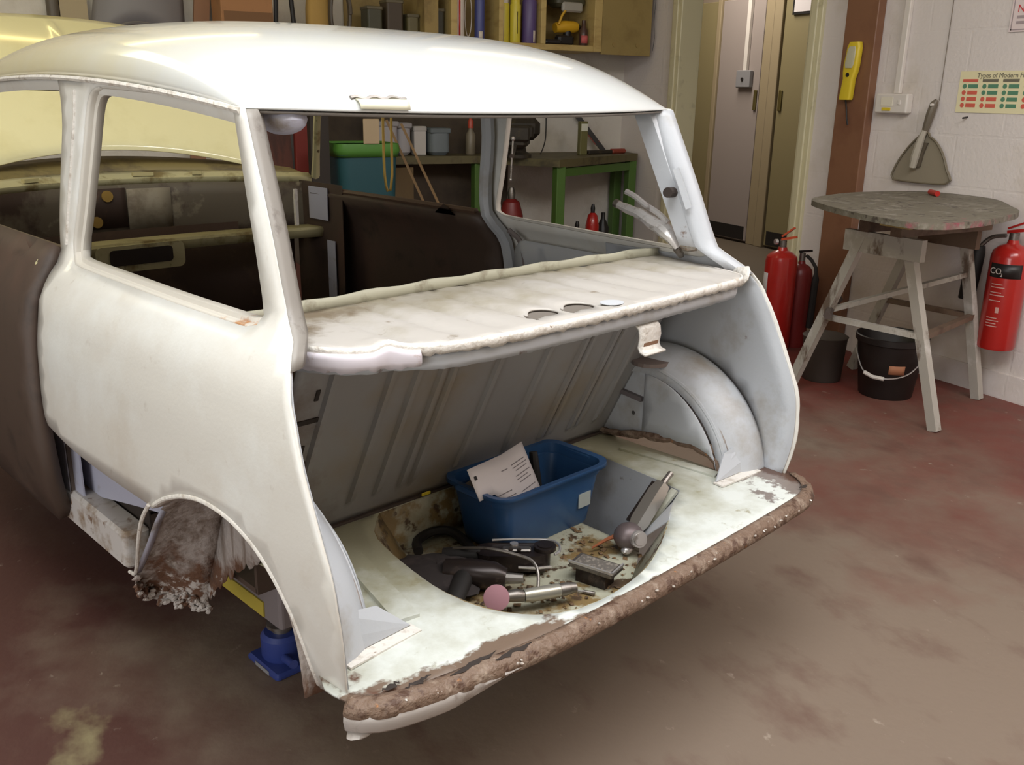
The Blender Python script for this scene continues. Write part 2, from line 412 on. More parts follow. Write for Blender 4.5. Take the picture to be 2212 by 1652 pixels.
def flank(s, d=0.0): return lambda y, z: (s*(XF(y,z)-d), y, z)

# roof
def zgut(y): return 1.24+.1228*(y-.385)-.0768*(y-.385)**2
def roof_pt(U, T):
    yr = .385-.060*(1-abs(U)**2.2); yf = 1.80+.05*(1-U*U); y = yr+(yf-yr)*T
    xe = .578-taper(y)
    zg = zgut(y)
    s = min(max((y-yr)/.583,0),1); E_ = (1-(1-s)**3.462)**.708
    sf = min(max((yf-y)/.6,0),1); F_ = (1-(1-sf)**2.5)**.7
    return (U*xe, y, zg+.125*(1-abs(U)**3.5)**.4*E_*F_*(1-.09*min(max(y-.9,0),1)))
n = 56
US = [sin(-pi/2+pi*i/n) for i in range(n+1)]; TS = [(j/48)**1.8 for j in range(49)]
roof = MB().grid([[roof_pt(u, t_) for u in US] for t_ in TS]).build('roof_panel', roof_m, CAR, True, .003, -1, 60)
for s in (-1, 1):                                              # drip rails
    pts = [(s*(.578-taper(y)+.004), y, zgut(y)-.004) for y in [.385+.05*i for i in range(29)]]
    MB().tube(pts, .0055, 6).build('drip_rail', lip_m, CAR, True)
    up = MB(); P = [[], [], []]
    for y in [.40+.05*i for i in range(28)]:
        zg = zgut(y)
        P[0].append((s*(.576-taper(y)), y, zg-.004)); P[1].append((s*(.565-taper(y)), y, zg-.03)); P[2].append((s*(.535-taper(y)), y, zg-.012))
    up.grid(P).build('cant_rail', paint, CAR, True, .003)
# header under the rear roof edge
hp = [[], [], []]
for i in range(41):
    u = -1+2*i/40; q = roof_pt(u*.985, 0)
    hp[0].append((q[0], q[1]+.004, q[2]-.003)); hp[1].append((q[0]*.985, q[1]+.016, q[2]-.006)); hp[2].append((q[0]*.97, q[1]+.05, q[2]+.006))
MB().grid(hp).build('rear_header', M('header_grey',(120,114,108),.6), CAR, True, .003)
q = roof_pt(-.86, 0)
MB().blob((q[0]+.012, q[1]+.05, q[2]-.016), .04, .045, .026).build('roof_corner_gusset', lilac, CAR, True)
# lifted repair tab on the rear roof edge, pale colour stands for reflected light
tb = MB()
def on_roof(u, t_, d=0.0):
    a = Vector(roof_pt(u, t_)); b = Vector(roof_pt(u, t_+.01)) - Vector(roof_pt(u, t_)); c = Vector(roof_pt(u+.01, t_)) - a
    nn = c.cross(b).normalized()
    if nn.z < 0: nn = -nn
    return tuple(a + nn*d)
tb.grid([[on_roof(-.645+.0145*i, t_, d) for i in range(13)] for t_, d in ((.0002,.006),(.0025,.0085),(.0055,.008),(.009,.002))])
tab = tb.build('roof_edge_tab', plain('clean_primer',(224,220,196),.3), CAR, True, .003)
MB().tube([on_roof(-.66+.0175*i, .0096+.0012*sin(i*1.7), .001) for i in range(12)], .004, 6).build('tab_edge', steel_dull, tab, True)

# ---- quarter panels with pillars
front = [(1.095,1.284),(1.078,1.245),(1.07,1.19),(1.082,1.10),(1.092,1.0),(1.086,.935),(1.064,.888),(1.05,.84),(1.048,.71),(1.047,.64),(1.041,.59)]
cut = [(1.03,.574),(.92,.557),(.813,.547),(.683,.541),(.575,.538)]
arch = [(.565,.537),(.535,.556),(.503,.573),(.44,.597),(.371,.609),(.3,.605),(.248,.590),(.206,.567),(.169,.532),(.139,.49),(.122,.446),(.113,.40),(.108,.372)]
rear = [(.105,.366),(.034,.392),(.027,.40),(.016,.47),(.016,.53),(.024,.59),(.042,.64),(.066,.69),(.092,.745),(.118,.80),(.145,.85),(.178,.89),(.217,.918)]
cp = [(.234,.93),(.256,.978),(.284,1.046),(.314,1.113),(.346,1.181),(.372,1.238)]
top = [(.38,1.241),(.5,1.249),(.72,1.263),(.9,1.276)]
win = [(.885,1.268),(.915,1.262),(.94,1.235),(.965,1.14),(.993,1.038),(1.018,.96),(1.018,.935),(.995,.92),(.955,.915),(.79,.912),(.60,.908),(.44,.906),(.325,.906),(.302,.912),(.297,.928),(.306,.956),(.33,1.026),(.353,1.089),(.382,1.172),(.403,1.23),(.415,1.243),(.44,1.247),(.557,1.256),(.722,1.263)]
outl = []
for seg in (front, cut, arch, rear, cp): outl += crom(seg, .018, False)
outl += dens(top+[front[0]], .03, False)[:-1]
# remove near duplicates
def dedupe(L, e=.004):
    o = [L[0]]
    for p in L[1:]:
        if (Vector(p)-Vector(o[-1])).length > e: o.append(p)
    if (Vector(o[0])-Vector(o[-1])).length < e: o.pop()
    return o
outl = dedupe(outl)
# ragged rear cut edge
outl = [(p[0]+(random.uniform(-.001,.001) if p[0] < .23 and p[1] < .92 else 0), p[1]) for p in outl]
wl_ = dedupe(crom(win, .018))
def loop_strip(loop, s, prof, closed=True, cen=None):
    """strip around a (y,z) loop: prof = list of (offset towards loop centre, depth inward)"""
    L = MB(); rows = []
    for off, dep in prof:
        r_ = []
        k = len(loop)
        for i in range(k):
            a = Vector(loop[(i-1) % k] if closed or i else loop[i]); b = Vector(loop[(i+1) % k] if closed or i < k-1 else loop[i])
            t_ = (b-a).normalized(); nn = Vector((-t_.y, t_.x))
            c = Vector(loop[i])
            if cen is not None and nn.dot(Vector(cen)-c) < 0: nn = -nn
            qv = c+nn*off
            r_.append((s*(XF(c.x, c.y)-dep), qv.x, qv.y))
        if closed: r_.append(r_[0])
        rows.append(r_)
    return L.grid(rows)
for s in (-1, 1):
    qp = plate(outl, [wl_], .028, flank(s)).build('quarter_panel', paint, CAR, True, .004, 0, 50)
    loop_strip(wl_, s, [(0,0),(.003,.006),(.004,.014),(.012,.016),(.013,.03)], True, (.66,1.08)).build('window_flange', frame_rust, qp, True, .002, 0)
    al = crom(arch, .015, False)
    loop_strip(al, s, [(-.006,-.0005),(-.003,-.003),(.0,-.0035),(.002,-.002),(.003,.004),(.004,.02)], False, (.38,.36)).build('arch_lip', lip_m, qp, True, .002, 0)
    pe = crom(rear[4:]+cp, .02, False)
    L = MB(); rows = [[(s*(XF(y,z)-d), y+e, z) for y, z in pe if z > .86] for d, e in ((0,0),(.012,.004),(.026,.01),(.045,.032))]
    L.grid(rows).build('pillar_flange', inner_m if s > 0 else M('worn_pillar_edge',(142,136,129),.5,0,[((108,100,94),(0,0,0),22,1,.56,.70)]), qp, True, .003, 0)
    bs = [(s*(XF(y,z)-.028), y, z) for y, z in crom([(1.02,1.262),(1.02,1.15),(1.045,1.02),(1.05,.93),(1.03,.80),(1.03,.62)], .03, False)]
    MB().tube(bs, .02, 8).build('inner_pillar', inner_m, qp, True)
    # seam bead beside the pillar groove
    gr = [(s*(XF(y,z)+.002), y, z) for y, z in crom([(1.0,1.262),(1.0,1.22),(1.02,1.12),(1.044,1.0),(1.052,.95)], .03, False)]
    MB().tube(gr, .004, 6).build('pillar_bead', lip_m, qp, True)
    # grey inner skin of the rear corner
    sk = crom([(y+.006, z) for y, z in rear[2:]], .02, False)
    sk = dedupe(sk + [(.30,.895),(.62,.89),(.64,.70),(.62,.56)] + [(y+.0, z+.012) for y, z in crom(arch, .02, False)] )
    plate(sk, [], .04, flank(s,.007)).build('inner_skin', inner_m, qp, True, .002, 0, 60)
    # inner quarter skin seen through the opposite window
    pk = rrect(.72, .735, .52, .25, .06)
    plate(dens(pk,.04), [], .05, flank(s,.05)).build('pocket_panel', inner_m, qp, True, .003, 0)
    MB().tube([(s*(XF(y,z)-.045), y, z) for y, z in crom([(.98,.885),(.955,.865),(.945,.82),(.945,.74),(.95,.66)],.02,False)], .008, 6).build('pocket_seam', M('seam_sealer',(120,110,108),.6), qp, True)
    MB().box((s*(XF(1,.7)-.05)-.006,.965,.70),(s*(XF(1,.7)-.05)+.006,.99,.76),None,.003).build('hinge_slot', dark, qp)
# right screen pillar holes and stiffener
hx = lambda y, z: (XF(y,z)-.034)
MB().cyl((.49,.325,1.055),(.54,.335,1.052),.012).build('pillar_hole', dark, CAR)
MB().bar((.507,.318,1.11),(.523,.285,1.02),.008,.014).build('pillar_stiffener', inner_m, CAR)
pl = MB(); pl.grid([[(XF(.36,z)-d, .0+.372-(1.238-z)*.44+e, z) for z in [.93+.0308*i for i in range(11)]] for d, e in ((.02,.012),(.05,.03),(.055,.075),(.03,.09))])
pl.build('inner_screen_pillar', inner_m, CAR, True, .003)

# ---- inner wheel arches
for s in (-1, 1):
    rows = []
    for x, r_ in ((.640,.300),(.625,.304),(.60,.303),(.575,.296),(.552,.286),(.534,.272),(.524,.258),(.520,.244)):
        rows.append([(s*x, .382+r_*cos(radians(a)), .352+r_*sin(radians(a))*1.0) for a in range(62, 176, 3)])
    A = MB().grid(rows)
    # inner face down to the floor, lower edge eaten by rust
    face = [(.382+.244*cos(radians(a)), .352+.244*sin(radians(a))) for a in range(-2, 180, 6)]
    low = crom([(.138,.365),(.15,.43),(.20,.452),(.285,.447),(.37,.440),(.45,.418),(.53,.408),(.626,.345)], .02, False)
    low = [(y, z+random.uniform(-.004,.004)) for y, z in low]
    lowp = [q_ for q_ in low if .145 < q_[0] < .372]
    ring = sorted([q_ for q_ in face if .138 < q_[0] < .376 and q_[1] > .41], key=lambda q_: q_[0])
    poly = dedupe([(.142,.405)]+ring+[(.378,.597),(.378,.50),(.378,.442)]+lowp[::-1])
    plate(poly, [], .03, lambda y, z: (s*(.520-.01*math.exp(-((y-.2)/.1)**2)), y, z), A)
    rc = dedupe([(.378,.62),(.378,.52),(.378,.435)]+[q_ for q_ in low if .385 < q_[0] < .535]+[(.535,.50),(.535,.62),(.46,.63)])
    plate(rc, [], .03, lambda y, z: (s*.5285, y, z), A)
    A.grid([[(s*.520,.378,z) for z in (.442,.52,.60)],[(s*.5285,.378,z) for z in (.442,.52,.60)]])
    wa = A.build('inner_wheel_arch', inner_m, CAR, True, .003, 0, 50)
    # pressed crease and damper turret
    MB().tube([(s*.529, .382+.262*cos(radians(a)), .352+.262*sin(radians(a))) for a in range(70, 165, 5)], .006, 6).build('crease', inner_m, wa, True)
    MB().prism(circ(s*.535, .375, .052, 20, .048), .622, .632).build('damper_mount', M('damper_mount_brown',(112,98,92),.5), wa)
    MB().bar((s*.522,.385,.525),(s*.522,.52,.54),.014,.012).build('side_ledge', M('ledge_grime',(104,96,98),.6), wa)
    MB().cyl((s*.529,.415,.480),(s*.527,.415,.480),.006,n=10).build('drain_hole', dark, wa)
    # gusset joining arch and floor
    G = MB(); G.add([(s*.60,.098,.405),(s*.455,.105,.405),(s*.51,.125,.455),(s*.595,.118,.475),(s*.605,.105,.44)],[(0,1,2,3,4)])
    gs = G.build('gusset', inner_m, wa, False, .003, 0)
    MB().bar((s*.60,.085,.402),(s*.45,.095,.402),.028,.004).build('gusset_flange', lip_m, gs)
    # rust line along the arch foot
    MB().tube([(s*.522, y, z-.006) for y, z in low[2:-2]], [.010+random.uniform(-.003,.003) for _ in low[2:-2]], 6).build('rusty_foot', rust, wa, True)
    # wheel-side skin with decayed lower edge
    tun = crom([(.108,.36),(.113,.40),(.122,.446),(.139,.49),(.169,.532),(.206,.567),(.248,.588),(.30,.603),(.371,.607),(.44,.595),(.503,.571),(.565,.534),(.62,.482),(.675,.410),(.725,.352),(.757,.315)], .02, False)
    foot = {.662:(.757,.315),.645:(.785,.275),.61:(.80,.245),.58:(.765,.238),.555:(.735,.240),.533:(.707,.245)}
    random.seed(31)
    rows = []
    for x, (fy, fz_) in foot.items():
        k = (.662-x)/.13; r_ = []
        for i, (y, z) in enumerate(tun):
            f = max(0, (i/(len(tun)-1)-.6)/.4)**1.5
            r_.append((s*x, y+(fy-.757)*f, z-.012*k+(fz_-.315)*f))
        y, z = r_[-1][1], r_[-1][2]
        r_.append((s*x, y-.006, z-.018+random.uniform(-.012,.006)))
        rows.append(r_)
    T_ = MB().grid(rows)
    iw = [(q_[1], q_[2]) for q_ in rows[-1]]
    jag = crom([(.69,.235),(.65,.275),(.593,.325),(.54,.365),(.474,.398),(.38,.44),(.25,.46),(.13,.44)], .012, False)
    iw = iw[:-1] + [(y, z+random.uniform(-.010,.010)) for y, z in jag]
    plate(dedupe(iw[6:]), [], .03, lambda y, z: (s*.533, y, z), T_)
    T_.build('arch_tunnel', archrust, wa, True, .002, 0, 50)
    random.seed(17); fr_ = MB()
    ft = [r_[-1] for r_ in rows]
    for i in range(70):
        k = random.randrange(len(ft)-1); f = random.random()
        c_ = Vector(ft[k])*(1-f)+Vector(ft[k+1])*f
        fr_.blob((c_.x, c_.y-random.uniform(.0,.012), c_.z+random.uniform(-.006,.034)), random.uniform(.004,.011), random.uniform(.003,.006), random.uniform(.003,.008), 6, 4, .3)
    tag(fr_.build('rust_crumbs', archrust, wa, True), kind='stuff')
    fe = [(s*(XF(y,z)+.003), y, z) for y, z in crom([(.575,.538),(.62,.490),(.665,.425),(.71,.365),(.752,.318),(.765,.306),(.79,.303)], .015, False)]
    MB().tube(fe, .004, 8).build('arch_flange_edge', lip_m, wa, True)
    MB().grid([[(s*.663, y, z) for y, z in ((.585,.518),(.62,.478),(.675,.406),(.72,.352),(.75,.318))],[(s*.650, y+.002, z-.003) for y, z in ((.585,.518),(.62,.478),(.675,.406),(.72,.352),(.75,.318))]]).build('arch_front_flange', lilac, wa, True, .003, 0)

# ---- boot floor with spare wheel well and battery box
WC = (-.04, .25); WR = .30
arcp = crom([(-.225,.505),(-.285,.441),(-.310,.372),(-.325,.294),(-.334,.225),(-.336,.150),(-.318,.066),(-.285,.006),(-.235,-.034),(-.157,-.055),(-.062,-.052),(.043,-.026),(.145,.022),(.215,.062)], .03, False)
well_loop = arcp + dens([(.24,.080),(.30,.112),(.362,.138),(.375,.22),(.388,.40),(.388,.495)], .04, False) + dens([(.36,.505),(-.21,.505)], .05, False)
well_loop = dedupe(well_loop, .01)
rear_edge = crom([(-.655,.06),(-.648,.012),(-.615,-.022),(-.55,-.045),(-.45,-.062),(-.30,-.082),(-.12,-.088),(.1,-.088),(.3,-.085),(.45,-.08),(.56,-.07),(.62,-.035),(.650,.012),(.655,.06)], .02, False)
fl = dedupe(rear_edge + dens([(.655,.06),(.64,.10),(.53,.115),(.525,.40),(.53,.53),(-.53,.53),(-.525,.40),(-.53,.115),(-.64,.10),(-.655,.06)], .05, False))
def fz(x, y): return .400+.004*math.exp(-((x+.42)/.03)**2)*(1 if y > .1 else 0)+.0015*sin(x*23)*sin(y*19)
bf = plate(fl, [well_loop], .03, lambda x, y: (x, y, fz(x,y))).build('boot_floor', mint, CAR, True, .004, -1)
# floor stiffener ribs
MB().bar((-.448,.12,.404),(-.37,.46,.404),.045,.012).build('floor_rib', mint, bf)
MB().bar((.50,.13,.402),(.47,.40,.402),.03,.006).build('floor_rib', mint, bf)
def ruled(loop, z0, z1, sc, cen):
    return [[(x, y, z0) for x, y in loop], [(cen[0]+(x-cen[0])*.985, cen[1]+(y-cen[1])*.985, z0-.012) for x, y in loop], [(cen[0]+(x-cen[0])*sc, cen[1]+(y-cen[1])*sc, z1) for x, y in loop]]
warc = [p for p in well_loop if p[0] < .235]
ww = MB().grid(ruled([p for p in arcp], .399, .29, .79, WC))
ww.grid([[(x,.505,z) for x in (-.225,-.05,.10,.235)] for z in (.399,.34,.29)])
wfp = dedupe([(WC[0]+(x-WC[0])*.795, WC[1]+(y-WC[1])*.795) for x, y in arcp] + [(.235,.15),(.235,.505),(-.19,.505)])
plate(wfp, [], .04, lambda x, y: (x, y, .29+.002*sin(x*31)*cos(y*27)), ww)
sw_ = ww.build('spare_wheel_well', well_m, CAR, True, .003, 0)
bb = MB()
bb.grid([[(.362,.138,.399),(.375,.22,.399),(.388,.40,.399),(.388,.505,.399)],[(.355,.145,.20),(.368,.22,.20),(.38,.40,.20),(.38,.505,.20)]])
bb.grid([[(.362,.138,.399),(.30,.112,.399),(.213,.060,.399)],[(.36,.145,.34),(.30,.155,.32),(.225,.17,.29)],[(.355,.15,.20),(.30,.16,.20),(.238,.175,.20)]])
bb.grid([[(.236,.17,.288),(.236,.505,.288)],[(.24,.175,.20),(.24,.505,.20)]])
bb.grid([[(.236,.505,.399),(.388,.505,.399)],[(.24,.505,.20),(.38,.505,.20)]])
bb.box((.236,.15,.192),(.382,.507,.20))
bb.build('battery_box', inner_m, CAR, False, .002, 0)
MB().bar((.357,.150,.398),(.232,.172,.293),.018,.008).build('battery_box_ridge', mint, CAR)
# rusty rear flange, rolled over the cut edge
def roll(pts, prof, jit=0.0, fade=None):
    rows = []
    for k, (o, dz) in enumerate(prof):
        r_ = []
        for i, p in enumerate(pts):
            a = Vector(pts[max(i-1,0)]); b = Vector(pts[min(i+1,len(pts)-1)]); t_ = (b-a).normalized(); nn = Vector((t_.y, -t_.x))
            jj = jit*(random.random()-.5) if k else 0
            kf = 1.0 if fade is None else min(1.0, max(.15, (fade-p[0])/.16))
            qv = Vector(p)+nn*(o+jj); r_.append((qv.x, qv.y, .4005+(dz if fade is None else -.014+(dz+.014)*kf)+jj*.6))
        rows.append(r_)
    return MB().grid(rows)
rp = dens([p for p in rear_edge if p[1] < .03], .009, False)
rf = roll(rp, [(-.013,.002),(-.005,.0025),(.004,.001),(.011,-.004),(.015,-.012),(.014,-.020),(.011,-.025)], .003).build('rear_flange', rust, CAR, True, .003, 0, 80)
random.seed(11)
sp = MB()
for i in range(34):
    p = rp[random.randrange(5, len(rp)-5)]
    sp.blob((p[0]+random.uniform(-.006,.006), p[1]-random.uniform(.004,.02), .400-random.uniform(.0,.012)), random.uniform(.002,.005), random.uniform(.002,.004), .002, 7, 4, .2)
tag(sp.build('weld_spatter', M('scraped_metal',(206,196,186),.35,.6), rf, True), kind='stuff')
lp_ = [p for p in rp if p[0] < -.36]
lv = roll(lp_, [(.013,-.014),(.015,-.026),(.010,-.044),(.0,-.054)], .001, -.34).build('valance_remnant', M('scuffed_valance',(176,168,162),.5,0,[((128,114,104),(0,0,0),14,1,.52,.64)]), CAR, True, .003, 0)
MB().blob((-.632,.0,.345),.026,.016,.007,12,6,.15).build('bent_tip', M('scuffed_valance',(176,168,162)), lv, True)
random.seed(4)
for (x0, x1, yy) in ((-.60,-.565,-.01),(-.50,-.40,-.052),(-.42,-.34,-.07),(-.57,-.52,-.03),(.57,.60,-.05)):
    m_ = 9; L0 = [(x0+(x1-x0)*i/m_, yy+random.uniform(-.003,.003)+.006*sin(pi*i/m_)*random.choice((.4,1))) for i in range(m_+1)]
    L1 = [(x, y-.012*sin(pi*i/m_)*random.uniform(.5,1)) for i, (x, y) in enumerate(L0)]
    MB().grid([[(x,y,.4065) for x, y in L0], [(x,y,.4050) for x, y in L1]]).build('rust_hole', dark, rf)

# ---- bulkhead behind the rear seat
def sb_y(z): return .52-(z-.40)*.5
ribs = (-.445,-.31,-.245,-.18,-.15,-.02,.13,.25,.275,.36,.385,.46)
xs_ = sorted(set([-.526+.02*i for i in range(54)]+[r_+d for r_ in ribs for d in (-.009,-.005,0,.005,.009)]))
def sb_d(x, z):
    d = 0
    for r_ in ribs:
        if abs(x-r_) < .0075: d += .009*(1 if z > .46 else 0)
    return d
zs = [.40,.42,.44,.455,.465]+[.5+.04*i for i in range(10)]
sbp = MB().grid([[(x, sb_y(z)-sb_d(x,z), z) for x in xs_] for z in zs]).build('seat_bulkhead', seat_m, CAR, True, .003, 0, 30)
MB().bar((-.522,.512,.402),(.522,.512,.402),.010,.008).build('bulkhead_seam', M('seam_dirt',(70,58,52),.7), sbp)
MB().box((-.115,.494,.408),(-.09,.497,.416),None,.002).build('yellow_spot', yellow_p, sbp)
for i_, (x, z, w_, h_) in enumerate(((-.475,.705,.045,.010),(-.47,.76,.008,.022),(-.485,.63,.035,.04),(-.36,.80,.03,.008))):
    MB().grid([[(x-w_/2, sb_y(z-h_/2)-.003, z-h_/2),(x+w_/2, sb_y(z-h_/2)-.003, z-h_/2)],[(x-w_/2, sb_y(z+h_/2)-.003, z+h_/2),(x+w_/2, sb_y(z+h_/2)-.003, z+h_/2)]]).build('slot', dark, sbp, False, .002, 0)

# ---- rear parcel shelf
sh_rear = crom([(-.565,.27),(-.545,.225),(-.512,.183),(-.475,.160),(-.448,.158),(-.425,.142),(-.385,.118),(-.342,.102),(-.20,.090),(0,.090),(.2,.095),(.35,.103),(.46,.110),(.515,.122),(.545,.165),(.572,.27)], .018, False)
sh_out = dedupe(sh_rear+dens([(.572,.27),(.60,.42),(.50,.432),(.2,.445),(0,.447),(-.2,.445),(-.47,.432),(-.60,.42),(-.565,.27)], .04, False))
h1, h2 = circ(-.094,.158,.030,20,.028), circ(-.002,.152,.031,20,.029)
def shz(x, y):
    d = 0
    for k in range(-5, 6):
        c = k*.092+.055
        if abs(x-c) < .017: d -= .008*cos((x-c)/.017*pi/2)*(1 if .12+abs(x)*.1 < y < .40 else .3)
    if -.50 < x < -.40 and y < .2: d += .008*math.exp(-((x+.452)/.018)**2)
    return .885+d
shelf = plate(sh_out, [h1,h2], .018, lambda x, y: (x, y, shz(x,y))).build('parcel_shelf', M('dusty_shelf_paint',(180,174,167),.5,0,[((140,130,106),(0,1.0,0),6,.7,.60,.84),((130,116,98),(0,0,0),20,1,.64,.74),((120,106,88),(-.5,.8,0),9,.6,.78,.88)]), CAR, True, .003, -1)
random.seed(3)
def shelf_lip(name, off, z0, z1, mat, j, xr=(-9,9)):
    rows = []
    pts = dens([p for p in sh_rear if xr[0] < p[0] < xr[1]], .008, False)
    for k in range(4):
        t_ = k/3; r_ = []
        for i, p in enumerate(pts):
            zz = z0+(z1-z0)*t_+(random.uniform(-j,j) if k == 3 else 0)
            r_.append((p[0]*(1-off), p[1]+off*.9-.004*sin(pi*t_), zz+(.008*math.exp(-((p[0]+.452)/.018)**2) if k < 2 else 0)))
        rows.append(r_)
    return MB().grid(rows).build(name, mat, shelf, True, .003, 0, 60)
shelf_lip('shelf_lip', 0, .8855, .866, lip_m, .003)
shelf_lip('shelf_under_lip', .012, .868, .838, inner_m, .001)
shelf_lip('torn_lip', -.004, .876, .846, M('rust_stained_lip',(206,198,204),.5,0,[((150,120,96),(0,0,0),18,1,.58,.66)]), .004, (-.56,-.40))
# shelf front upstand
fr = [(-.60,.42),(-.47,.432),(-.2,.445),(0,.447),(.2,.445),(.5,.432),(.60,.42)]
fr = crom(fr, .03, False)
MB().grid([[(x,y,.884) for x,y in fr],[(x,y+.004,.895) for x,y in fr],[(x,y+.003,.905+.002*sin(x*40)) for x,y in fr]]).build('shelf_upstand', M('shelf_upstand_paint',(172,168,148),.5,0,[((132,124,104),(0,0,0),16,1,.55,.7)]), shelf, True, .003, 0)
for hx_, hy_ in ((-.094,.158),(-.002,.152)): MB().prism(circ(hx_,hy_,.036,20), .8775, .8795).build('hole_backing', M('hole_grey',(112,104,96),.7), shelf)
MB().prism(circ(.067,.128,.026,18,.022), .8855, .8865).build('filler_patch', M('grey_filler',(190,192,196),.5), shelf)
# curled right hand tip
MB().grid([[(.515,.122,.862),(.53,.135,.866),(.55,.17,.872)],[(.525,.112,.878),(.543,.13,.884),(.556,.17,.888)],[(.530,.112,.897),(.549,.128,.903),(.556,.16,.895)]]).build('curled_tip', lip_m, shelf, True, .003, 0)
# boot hinge bracket hanging under the shelf
hb = MB()
hpf = [(.165,.842),(.135,.838),(.112,.834),(.103,.826),(.100,.810),(.103,.790),(.098,.781),(.084,.777)]
hb.grid([[(x, y, z) for y, z in hpf] for x in (.125,.145,.165,.192)])
hk = hb.build('hinge_bracket', lip_m, CAR, True, .004, 0)
MB().grid([[(x,.1005,z) for z in (.808,.79)] for x in (.140,.186)]).build('bracket_rust', M('bracket_rust',(120,86,62),.6), hk, False, .001, 0)
MB().box((.125,.12,.838),(.19,.155,.852)).build('bracket_mount', M('mount_rust',(112,84,66),.7), hk)

# ---- sills, floor pan, lower side
for s in (-1, 1):
    so = MB().box((s*.63-.03,.80,.300),(s*.63+.03,2.05,.385),None,.008)
    so.build('sill', sill_m, CAR, True)
    plate(dens([(1.30,.325),(1.10,.365),(.80,.435),(.66,.465),(.64,.60),(1.30,.60)],.06), [], .08, lambda y, z: (s*.618,y,z)).build('inner_side_panel', lilac, CAR, False, .003, 0)
    MB().grid([[(s*.655,y,z) for y in (1.10,1.15)] for z in (.31,.45,.60)]).grid([[(s*.645,y,z) for y in (1.045,1.098)] for z in (.385,.45,.60)]).build('door_post_foot', lilac, CAR, False, .004, 0)
    MB().bar((s*.65,1.10,.31),(s*.65,1.10,.60),.012,.01).build('post_seam', M('post_seam_dark',(96,84,76),.6), CAR)
    MB().grid([[(s*.60,y,z) for y in (.80,1.0,1.28)] for z in (.30,.44)]).build('sill_cavity', dark, CAR, False, .003, 0)
MB().box((-.575,.85,.290),(.575,2.2,.302)).box((-.50,.55,.290),(.50,.85,.302)).box((-.50,.545,.29),(.50,.555,.42)).build('floor_pan', primer, CAR)
MB().box((-.60,1.02,.302),(.60,1.10,.36),None,.01).build('crossmember', primer, CAR)
MB().box((-.10,.56,.302),(.10,2.2,.40),None,.02).build('centre_tunnel', primer, CAR)

# ---- doors, screen pillars, front end
door = dedupe(crom([(1.085,.928),(1.075,.90),(1.062,.85),(1.056,.70),(1.052,.60),(1.06,.47),(1.10,.345)],.03,False)+dens([(1.12,.318),(1.98,.318)],.05,False)+crom([(2.0,.33),(2.03,.6),(2.02,.85),(1.99,.93)],.05,False)+dens([(1.99,.93),(1.085,.928)],.05,False)[1:-1])
for s in (-1, 1):
    d = plate(door, [], .06, flank(s,.012)).build('door', primer, CAR, True, .03, -1 if s > 0 else -1)
    MB().tube([(s*(XF(y,.925)-.018), y, .927) for y in (1.11,1.3,1.5,1.7,1.98)], .010, 6).build('door_top_rail', M('rail_brown',(86,66,52),.5), d, True)
    if s < 0: MB().blob((s*(XF(1.16,.80)-.004),1.17,.80),.012,.035,.022).build('handle_recess', M('handle_brown',(92,72,60),.4), d, True)
    if s > 0: MB().tube([(s*(XF(1.88,.86)-.05),1.88,.865),(s*(XF(1.88,.86)-.06),1.86,.85),(s*(XF(1.88,.86)-.06),1.845,.842)], .006, 8).build('window_winder_stub', steel, d, True)
    # windscreen pillar
    MB().tube([(s*.632,2.04,.965),(s*.60,1.98,1.04),(s*.545,1.88,1.16),(s*.505,1.80,1.245)], [.016,.013,.013,.015], 8).build('windscreen_pillar', dash_cream, CAR, True)
    wg = dedupe(crom([(2.04,.93),(2.06,.6),(2.05,.45)],.05,False)+crom([(2.06,.42),(2.12,.52),(2.26,.60),(2.40,.615),(2.54,.58),(2.64,.5),(2.68,.38)],.04,False)+crom([(2.70,.37),(2.86,.40),(2.93,.6),(2.88,.78),(2.72,.88),(2.4,.925)],.05,False))
    plate(wg, [], .06, flank(s,.01)).build('front_wing', paint, CAR, True, .004, 0)
MB().blob((-.648,1.115,.885),.018,.02,.032).build('striker_plate', dash_cream, CAR, True)
def scy(x): return 2.08+.26*(1-(x/.62)**2)
sxs = [-.62+.04*i for i in range(32)]
MB().grid([[(x,scy(x)-.03,.940) for x in sxs],[(x,scy(x)-.035,.962) for x in sxs],[(x,scy(x)-.01,.975) for x in sxs],[(x,scy(x)+.03,.972+.012*(1-(x/.62)**2)) for x in sxs]]).build('scuttle_rail', dash_cream, CAR, True, .003, 0)
sc_ = MB().grid([[(x,scy(x)+.03,.972+.012*(1-(x/.62)**2)) for x in sxs],[(x,scy(x)+.12,.985+.035*(1-(x/.62)**2)) for x in sxs],[(x,scy(x)+.20,.985+.04*(1-(x/.62)**2)) for x in sxs]]).build('scuttle_panel', M('olive_scuttle',(128,112,66),.6,0,[((92,78,50),(0,0,0),6,1,.5,.65),((150,132,80),(0,0,0),4,1,.55,.7)]), CAR, True, .003, 0)  # shade under the raised bonnet put into the olive colour, with dirt
for x, w_ in ((-.15,.05),(.06,.07),(.26,.03),(-.32,.05)): MB().bar((x,scy(x)-.024,.976),(x+w_,scy(x+w_)-.024,.976),.016,.012).build('rail_flange_scrap', plain('scrap_cream',(176,164,116),.5), sc_)
dsh = [[(x,scy(x)-.05,z) for x in sxs] for z in (.945,.90,.85,.80,.75)]
da = MB().grid(dsh).build('dash_panel', dash_m, CAR, True, .003, 0)
cpn = MB().grid([[(x,scy(x)-.058,z) for x in [-.205+.022*i for i in range(11)]] for z in (.935,.88,.80)]).build('dash_centre', dash_dark, da, True, .003, 0)
for x, z in ((-.05,.91),(-.095,.825)): MB().cyl((x,scy(x)-.068,z),(x,scy(x)-.056,z),.019,n=14).build('yellow_grommet', plain('ochre_grommet',(150,118,52),.6), cpn)
